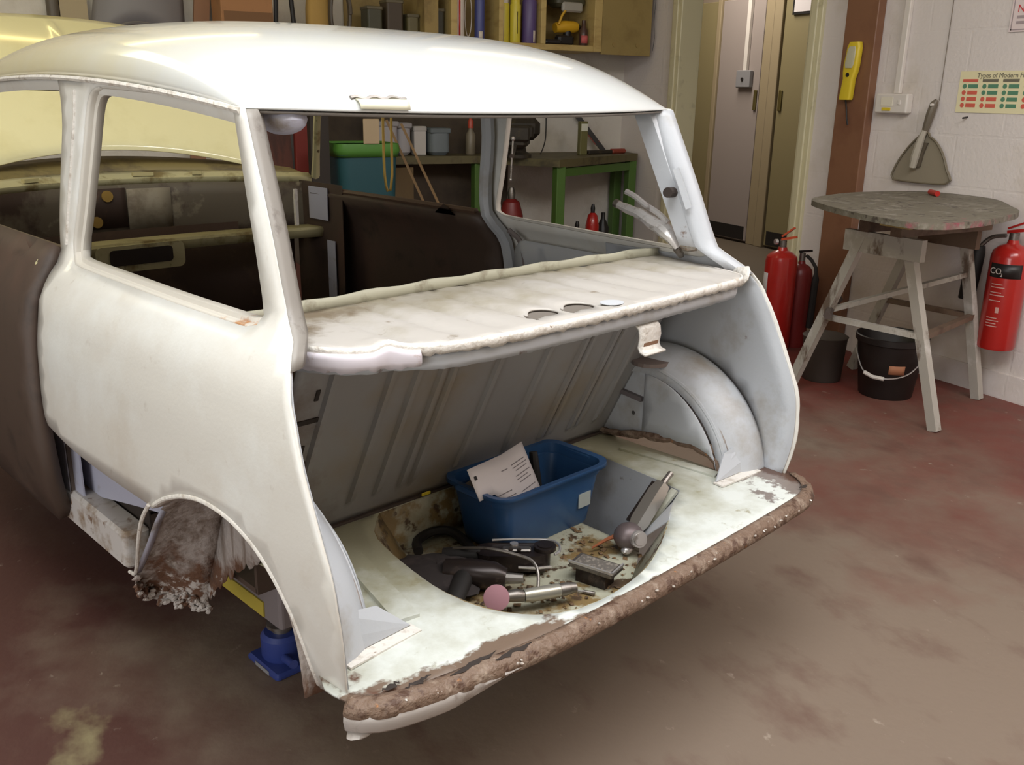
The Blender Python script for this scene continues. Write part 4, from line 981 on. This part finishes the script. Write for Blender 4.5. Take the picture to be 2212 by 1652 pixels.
for x in (2.52,2.70): MB().cyl((cx(x),-.004,.05),(cx(x),.0,.05),.015,n=12).build('filled_screw_hole', ply_d, t)
def can(label, x, y, r_, h, m, topm, lab=None, z=1.5655, nm='aerosol_can'):
    c = thing(nm, label, 'can', (x, y, z), 0, 'cans in the wall cupboard')
    MB().lathe([(r_*.97,0),(r_,.004),(r_,h*.84),(r_*.92,h*.875)], 22).build('body', m, c, True)
    MB().lathe([(r_*.86,h*.872),(r_*.86,h*.97),(r_*.72,h)], 18).build('cap', topm, c, True)
    if lab:
        MB().grid([[(r_*1.01*cos(radians(a)), r_*1.01*sin(radians(a)), z_) for a in range(lab[1],lab[2]+1,8)] for z_ in (h*lab[3],h*lab[4])]).build('label', lab[0], c, True, .0006, 0)
    return c
rz_ = plain('can_red',(196,58,52),.4); bl = plain('can_blue',(70,76,132),.4); ye = plain('can_yellow',(206,190,60),.4); pu = plain('can_purple',(88,72,120),.4); wt = plain('can_white',(208,198,186),.4)
can('white aerosol can with a red stripe, leftmost in the cupboard', 1.462, CY+.06, .036, .27, wt, wt, (rz_,250,266,.06,.82))
can('slim blue can beside the white striped one in the cupboard', 1.60, CY+.06, .030, .27, bl, bl, (wt,236,286,.02,.20))
can('pale and yellow can beside the second upright in the cupboard', 1.765, CY+.07, .033, .25, ye, wt, (plain('can_silver',(190,184,168),.3,.4),200,250,.02,.8))
can('bright yellow can with black lettering panel in the cupboard', 1.838, CY+.06, .034, .25, ye, ye, (plain('can_dark',(70,64,40),.5),262,276,.2,.7))
can('purple can with a red cap, rightmost of the cans', 1.935, CY+.06, .045, .28, pu, rz_, (wt,276,300,.02,.26))
t = thing('cable_coil', 'thin pale cable looped beside the blue can in the cupboard', 'cable', (1.535,CY+.10,1.60))
MB().tube([(.022*sin(a*.35)+.01, 0, .11+.12*cos(a*.35)*1) for a in range(19)], .003, 6).build('cable', wt, t, True)
t = thing('power_drill', 'yellow power drill lying in the right bay of the cupboard', 'drill', (2.20,CY+.10,1.566))
MB().tube([(-.06,0,.10),(.0,0,.11),(.07,0,.11),(.10,0,.11)], [.03,.036,.036,.028], 14).build('body', plain('drill_yellow',(206,160,36),.4), t, True)
MB().box((-.05,-.03,0),(.07,.03,.06),None,.012).build('battery', black_m, t)
MB().tube([(.03,0,.09),(.03,0,.055)], [.026,.024], 12).build('grip', black_m, t, True)
MB().tube([(.10,0,.11),(.13,0,.11)], [.018,.010], 10).build('chuck', black_m, t, True)
MB().tube([(-.05,-.03,.12),(-.03,-.03,.17),(.0,-.03,.21)], .008, 6).build('strap', plain('drill_yellow',(206,160,36),.4), t, True)
t = thing('red_bottle', 'small dark bottle with a red label right of the yellow drill', 'bottle', (2.325,CY+.06,1.566))
MB().lathe([(.026,0),(.028,.005),(.028,.09),(.014,.115),(.012,.15)],16).build('bottle', plain('dark_bottle',(72,50,44),.3), t, True)
MB().grid([[(.0285*cos(radians(a)),.0285*sin(radians(a)),z) for a in range(210,331,12)] for z in (.015,.06)]).build('label', plain('pinkish_label',(190,92,92),.6), t, True, .0006, 0)
t = thing('dark_case', 'dark green tool case resting on top of the drill', 'case', (2.23,CY+.14,1.79))
MB().box((-.10,-.07,0),(.12,.07,.11),None,.02).build('case', plain('dark_green_case',(70,68,50),.5), t, True)
MB().box((-.06,-.078,-.03),(.09,-.05,.03),None,.01).build('silver_flap', plain('silver_flap',(160,156,146),.4), t)
t = thing('ledge_tool', 'dark flat tool lying on the front of the cupboard shelf', 'tool', (2.12,CY+.025,1.5655))
MB().box((-.10,-.02,0),(.02,.02,.028),None,.008).build('blade', black_m, t)
t = thing('cupboard_wire', 'thin dark wire hanging from the right edge of the cupboard', 'wire', (2.812,CY-.01,1.58))
MB().tube(crom([(0,0,.5),(.006,0,.3),(.0,0,.15),(.01,0,.05),(.0,0,-.03)], .04, False), .002, 6).build('wire', black_m, t, True)
# clutter in the left bays
random.seed(9)
cl = [('small_box','small dark green box in the left bay of the cupboard',.95,.09,.16,(64,62,44)),('small_box','small dark brown box, second in the left bay of the cupboard',1.07,.10,.20,(66,54,40)),('small_box','small olive box at the right of the left cupboard bay',1.18,.07,.13,(96,88,58)),('jar','dark jar in the narrow bay of the cupboard',1.35,.05,.17,(58,56,44))]
for nm, lb_, x, w_, h, c in cl:
    t = thing(nm, lb_, nm.replace('_',' '), (x,CY+.12,1.5655))
    MB().box((-w_/2,-.06,0),(w_/2,.06,h),None,.008).build('body', plain('clutter_%d_%d_%d' % c, c, .5), t)
    MB().box((-w_/2-.002,-.062,h-.02),(w_/2+.002,.062,h),None,.004).build('lid', plain('clutter_lid',(90,82,60),.5), t)

# ------------------------------------------------------------------ workbench
t = thing('workbench', 'green-legged workbench with an oily top against the back wall', 'workbench', (2.2,3.9,0))
bq = [(1.94,3.55),(2.80,3.97),(2.835,4.235),(.90,4.235),(.90,4.02),(1.60,3.98)]
MB().prism([(x-2.2,y-3.9) for x,y in bq], .855, .90).build('bench_top', benchtop, t)
for x, y in ((1.965,3.60),(2.76,3.99),(2.78,4.19),(1.02,4.18),(1.62,4.02)):
    MB().box((x-2.2-.03,y-3.9-.03,0),(x-2.2+.03,y-3.9+.03,.855),None,.003).build('leg', green_m, t)
MB().bar((1.965-2.2,3.60-3.9,.82),(2.76-2.2,3.99-3.9,.82),.03,.05).build('apron', green_m, t)
t = thing('bench_vice', 'dark bench vice with a chrome handle on the workbench', 'vice', (1.78,3.80,.90), -.6)
MB().lathe([(.09,0),(.09,.02),(.06,.035),(.055,.06)],20).build('base', iron, t, True)
MB().box((-.07,-.13,.06),(.07,.13,.13),None,.02).box((-.10,-.02,.11),(.10,.03,.19),None,.012).build('fixed_jaw', iron, t)
MB().box((-.09,-.15,.10),(.09,-.10,.19),None,.012).build('moving_jaw', iron, t)
MB().box((-.10,.05,.10),(.13,.16,.24),None,.04).build('anvil', iron, t)
MB().cyl((0,-.27,.02),(0,-.12,.08),.014,n=12).build('screw', steel_dull, t, True)
MB().cyl((-.005,-.262,-.11),(.005,-.262,.12),.006,n=10).blob((-.005,-.262,-.112),.011,.011,.011).blob((.005,-.262,.122),.014,.014,.014).build('chrome_handle', steel, t, True)['label'] = 'chrome sliding handle'
t = thing('upright_file_block', 'olive upright block with a white end standing on the bench', 'block', (2.33,3.93,.90))
MB().box((-.028,-.02,0),(.028,.02,.21),None,.004).build('block', plain('olive_block',(104,100,60),.5), t)
MB().box((-.024,-.0215,.15),(.024,-.0195,.195)).build('white_end', plain('white_end',(212,212,196),.4), t)
t = thing('red_handle_tool', 'flat tool with a red handle lying at the bench right end', 'tool', (2.60,4.0,.901), .2)
MB().box((-.22,-.02,0),(.0,.02,.025),None,.005).build('blade', iron, t)
MB().box((.0,-.022,0),(.13,.022,.03),None,.008).build('handle', plain('dull_red',(140,60,44),.5), t)
t = thing('leaning_tool', 'black and red tool leaning on the wall above the bench', 'tool', (2.62,4.15,.90), 0)
MB().bar((.02,.0,.01),(-.16,.07,.24),.035,.03).build('shaft', black_m, t)
MB().bar((-.02,.02,.06),(-.08,.05,.14),.042,.036).build('red_grip', plain('dull_red',(140,60,44),.5), t)
t = thing('bench_cable', 'thin black cable rising from the bench to the wall', 'cable', (2.12,4.10,.902), 0)
MB().tube(crom([(-.06,-.1,.004),(-.02,-.05,.02),(.03,.0,.08),(.08,.08,.16),(.10,.12,.28)], .03, False), .004, 6).build('cable', black_rub, t, True)
for lab, x, y, w_, d_, h, c in (('grey white plastic drum at the left end of the bench',1.03,4.12,.16,.16,.20,(168,164,166)),('dark blue box between the white drums on the bench',1.16,4.13,.09,.12,.19,(62,72,104)),('white paper packet pinned beside the blue box on the bench',1.27,4.12,.08,.05,.17,(196,190,184)),('grey blue tin near the car window pillar on the bench',1.39,4.12,.13,.13,.16,(112,120,124))):
    nm = 'drum' if 'drum' in lab else 'box' if 'box' in lab else 'packet' if 'packet' in lab else 'tin'
    t = thing(nm, lab, nm, (x,y,.901))
    MB().box((-w_/2,-d_/2,0),(w_/2,d_/2,h),None,.02 if nm in ('drum','tin') else .004).build('body', plain('bench_%s' % nm, c, .5), t, nm in ('drum','tin'))
    MB().box((-w_/2-.004,-d_/2-.004,h-.03),(w_/2+.004,d_/2+.004,h+.002),None,.006).build('lid', plain('bench_%s_lid' % nm, tuple(int(v*.9) for v in c), .5), t)
t = thing('small_red_bottle', 'small bottle with a red cap behind the vice', 'bottle', (1.62,4.12,.901))
MB().lathe([(.03,0),(.032,.01),(.032,.12),(.014,.15),(.014,.16)],16).build('bottle', plain('dim_bottle',(120,110,92),.4), t, True)
MB().lathe([(.018,.16),(.018,.20),(.008,.22)],12).build('cap', plain('cap_red',(176,70,50),.4), t, True)
t = thing('dark_backdrop', 'added dark brown board that darkens the wall behind the bench and vice', 'board', (1.25,4.242,0))  # added to make the wall behind and under the bench dark
MB().box((-.72,-.006,0),(.70,.006,1.50)).build('board', M('dark_backing',(74,62,48),.8,0,[((56,46,36),(0,0,0),4,1,.5,.7)]), t)
# red things below the bench
def under(lab, x, y, r_, h, m, cap):
    t = thing('red_canister', lab, 'canister', (x,y,0), 0, 'red canisters under the bench')
    MB().lathe([(r_*.95,0),(r_,.01),(r_,h*.8),(r_*.7,h*.92),(r_*.35,h*.95)],20).build('cylinder', m, t, True)
    MB().lathe([(r_*.3,h*.95),(r_*.34,h),(r_*.2,h*1.05)],14).build('valve', cap, t, True)
    return t
under('tall red canister left of the front green bench leg', 1.78, 3.86, .075, .68, redd, steel_dull)
under('wide red canister right of the front green bench leg', 2.10, 3.80, .085, .50, plain('dull_red2',(150,44,44),.4), redd)
under('slim red canister with black top, middle under the bench', 2.27, 3.86, .045, .46, redp, black_m)
under('slim red canister with tall black top, right under the bench', 2.40, 3.88, .045, .56, redp, black_m)
t = thing('black_bottle', 'black bottle beside the rightmost red canister under the bench', 'bottle', (2.53,3.95,0))
MB().lathe([(.04,0),(.042,.01),(.042,.42),(.015,.48),(.014,.52)],16).build('bottle', black_m, t, True)
# below and left of the bench
t = thing('teal_bin', 'teal plastic bin lined with a green bag beside the bench', 'bin', (.76,3.72,0))
MB().loft([[(x,y,z) for x,y in rrect(0,0,w_,w_*.9,.05)] for z, w_ in ((0,.26),(.01,.27),(.93,.33),(.94,.35),(.97,.35))], None, True, False).build('bin_body', M('teal_bin',(40,84,92),.5), t, True, .004, -1)
MB().loft([[(x,y,z) for x,y in rrect(0,0,w_,w_*.9,.05)] for z, w_ in ((.93,.342),(.965,.362),(1.0,.35),(.99,.32))], None, False, False).build('green_bag_rim', M('green_bag',(84,138,56),.5), t, True, .002, 0)
MB().box((-.04,-.168,1.0),(.05,-.16,1.13),None,.003).build('buff_card', plain('buff_label',(186,164,132),.6), t)
t = thing('cardboard_sheet', 'brown cardboard sheet standing under the bench edge', 'cardboard', (1.03,3.84,0), .1)
MB().box((-.08,-.006,0),(.09,.006,.85)).build('sheet', M('brown_card',(116,96,66),.8), t)
t = thing('timber_lath', 'left of two thin timber laths leaning by the teal bin', 'lath', (1.04,3.66,0), 0, 'laths by the bin')
MB().bar((.10,0,.60),(-.12,.08,1.12),.02,.014).build('lath', plain('lath_wood',(138,110,74),.7), t)
t = thing('timber_lath', 'right of two thin timber laths leaning by the teal bin', 'lath', (1.10,3.64,0), 0, 'laths by the bin')
MB().bar((.13,0,.58),(-.10,.08,1.10),.02,.014).build('lath', plain('lath_wood',(138,110,74),.7), t)
for o_ in [o for o in bpy.data.objects if o.name.startswith('timber_lath')]:
    MB().bar((.08 if '001' not in o_.name else .115,0,.02),(.10 if '001' not in o_.name else .13,0,.60),.02,.014).build('lower_lath', plain('lath_wood',(138,110,74),.7), o_)
t = thing('brown_board', 'dark red-brown board leaning on the back wall behind the windscreen', 'board', (.32,4.12,0))
MB().bar((0,-.10,.0),(0,.10,1.30),.34,.03,(0,1,0)).build('board', M('red_brown_board',(104,58,44),.6,0,[((80,46,36),(0,0,0),(12,12,1.5),1,.5,.6)]), t)
t = thing('red_crate_panel', 'red panel standing beside the dark brown board', 'panel', (.55,4.12,0))
MB().box((-.05,-.02,0),(.05,.02,1.12),None,.004).build('panel', plain('faded_red_panel',(140,52,44),.6), t)
t = thing('dark_upright', 'dark timber upright standing near the teal bin', 'timber', (.505,3.66,0))
MB().box((-.05,-.03,0),(.05,.03,1.5)).build('timber', plain('dark_timber',(52,44,38),.7), t)
# ------------------------------------------------------------------ far top left: things on the back wall
t = thing('wall_pipe', 'dark vertical pipe on the back wall at the far left', 'pipe', (-.672,4.22,0))
MB().cyl((0,0,.002),(0,0,CEIL-.004),.03,n=14).build('pipe', plain('dark_pipe',(92,84,72),.5), t, True)
t = thing('beige_panel', 'beige board on the back wall right of the dark pipe', 'panel', (-.57,4.23,1.2))
MB().box((-.07,-.015,0),(.06,.015,1.2)).build('panel', plain('beige_board',(166,150,118),.6), t)
t = thing('car_wing', 'grey curved car panel hung on the back wall', 'car panel', (-.28,4.12,1.48))
cw = MB(); cw.grid([[(-.24+.48*u+.10*v*(1-u), .08*(u-.5)**2*4-.02*v, .55*v+.18*sin(pi*u)*.6) for u in [i/16 for i in range(17)]] for v in [j/8 for j in range(9)]])
cw.build('panel', M('grey_panel_paint',(128,124,124),.5), t, True, .004, 0)
MB().tube([(-.24+.48*u, .08*(u-.5)**2*4, .18*sin(pi*u)*.6) for u in [i/16 for i in range(17)]], .008, 6).build('rolled_edge', M('grey_panel_edge',(112,108,106),.5), t, True)
t = thing('leaning_plank', 'brown plank leaning against the wall beside the grey car panel', 'plank', (.0,4.12,0))
MB().bar((-.14,-.05,.0),(.10,.10,2.1),.08,.03,(0,1,0)).build('plank', M('brown_plank',(142,104,78),.7), t)
t = thing('wall_shelf', 'wooden bracket shelf on the back wall above the car roof', 'shelf', (.30,4.06,1.50))
MB().box((-.24,-.15,0),(.52,.185,.025)).build('board', ply_d, t)
for x in (-.15,.40): MB().bar((x,.17,-.16),(x,-.08,-.002),.02,.02).build('bracket', black_m, t)
t = thing('cardboard_box', 'orange-brown cardboard box on the bracket shelf', 'box', (.24,4.05,1.526))
MB().box((-.14,-.12,0),(.13,.12,.24),None,.003).build('carton', M('carton_brown',(162,116,76),.8,0,[((140,100,66),(0,0,0),6,1,.5,.7)]), t)
MB().box((-.125,-.122,.05),(.125,-.1205,.13)).build('dark_band', plain('carton_band',(120,86,56),.8), t)
for i, (lab, x, sw_) in enumerate((('dark hanging hose, left of the pair by the carton',.405,-.02),('dark hanging hose, right of the pair by the carton',.465,.03))):
    t = thing('hanging_hose', lab, 'hose', (x,3.96,1.45), 0, 'hoses by the carton')
    MB().tube(crom([(0,0,.6),(sw_*.4,0,.3),(sw_,0,.05),(sw_*1.2,0,-.12)], .05, False), .013, 8).build('hose', black_rub, t, True)
t = thing('hose_reel', 'tan bag hanging on hooks between the dark hoses', 'bag', (.64,4.02,1.45))
MB().loft([[(x,y,z) for x,y in rrect(0,0,w_,.08,.03)] for z, w_ in ((0,.10),(.05,.14),(.25,.13),(.45,.08))], None, True, True).build('bag', M('tan_bag',(172,138,74),.8), t, True)
t.name = 'tan_bag'
t = thing('hose_coil', 'coiled dark air hose hanging above the roof of the car', 'hose', (.74,3.92,1.55))
hc = []
for k in range(90):
    a = k/90*2*pi*3; hc.append((.055*cos(a), .004*k/10, .16*sin(a)+.12))
MB().tube(hc, .010, 8).build('coil', plain('dark_hose',(78,68,56),.5), t, True)
# ------------------------------------------------------------------ ceiling lights
def batten(lab, x, y, rot, L=1.5, e=9.0, col=(255,240,200)):
    t = thing('tube_light', lab, 'ceiling light', (x,y,CEIL-.12), rot)
    MB().box((-L/2,-.04,.03),(L/2,.04,.118),None,.004).build('batten', white_p, t)
    MB().cyl((-L/2+.03,0,.0),(L/2-.03,0,.0),.019,n=12).build('tube', M('tube_glow_%d' % int(e*10), (255,240,200), .5, emit=(col,e)), t, True)
    for s in (-1,1): MB().box((s*(L/2-.03)-.012,-.02,-.022),(s*(L/2-.03)+.012,.02,.032)).build('end_cap', white_p, t)
batten('fluorescent tube light on the ceiling behind the camera', -.3, -2.7, 0, 1.5, 14)
batten('fluorescent tube light on the ceiling right of the camera', 1.5, -2.7, 0, 1.5, 14)
batten('fluorescent tube light on the ceiling left of the car', -2.3, .6, pi/2, 1.5, 14)
batten('fluorescent tube light on the ceiling above the car bonnet', -.6, 3.4, 0, 1.5, 10, (255,232,150))
batten('added fill tube on the ceiling above the workbench', 1.75, 3.0, 0, 1.2, 8, (255,236,190))  # unseen tube, added to brighten the cupboard and bench top
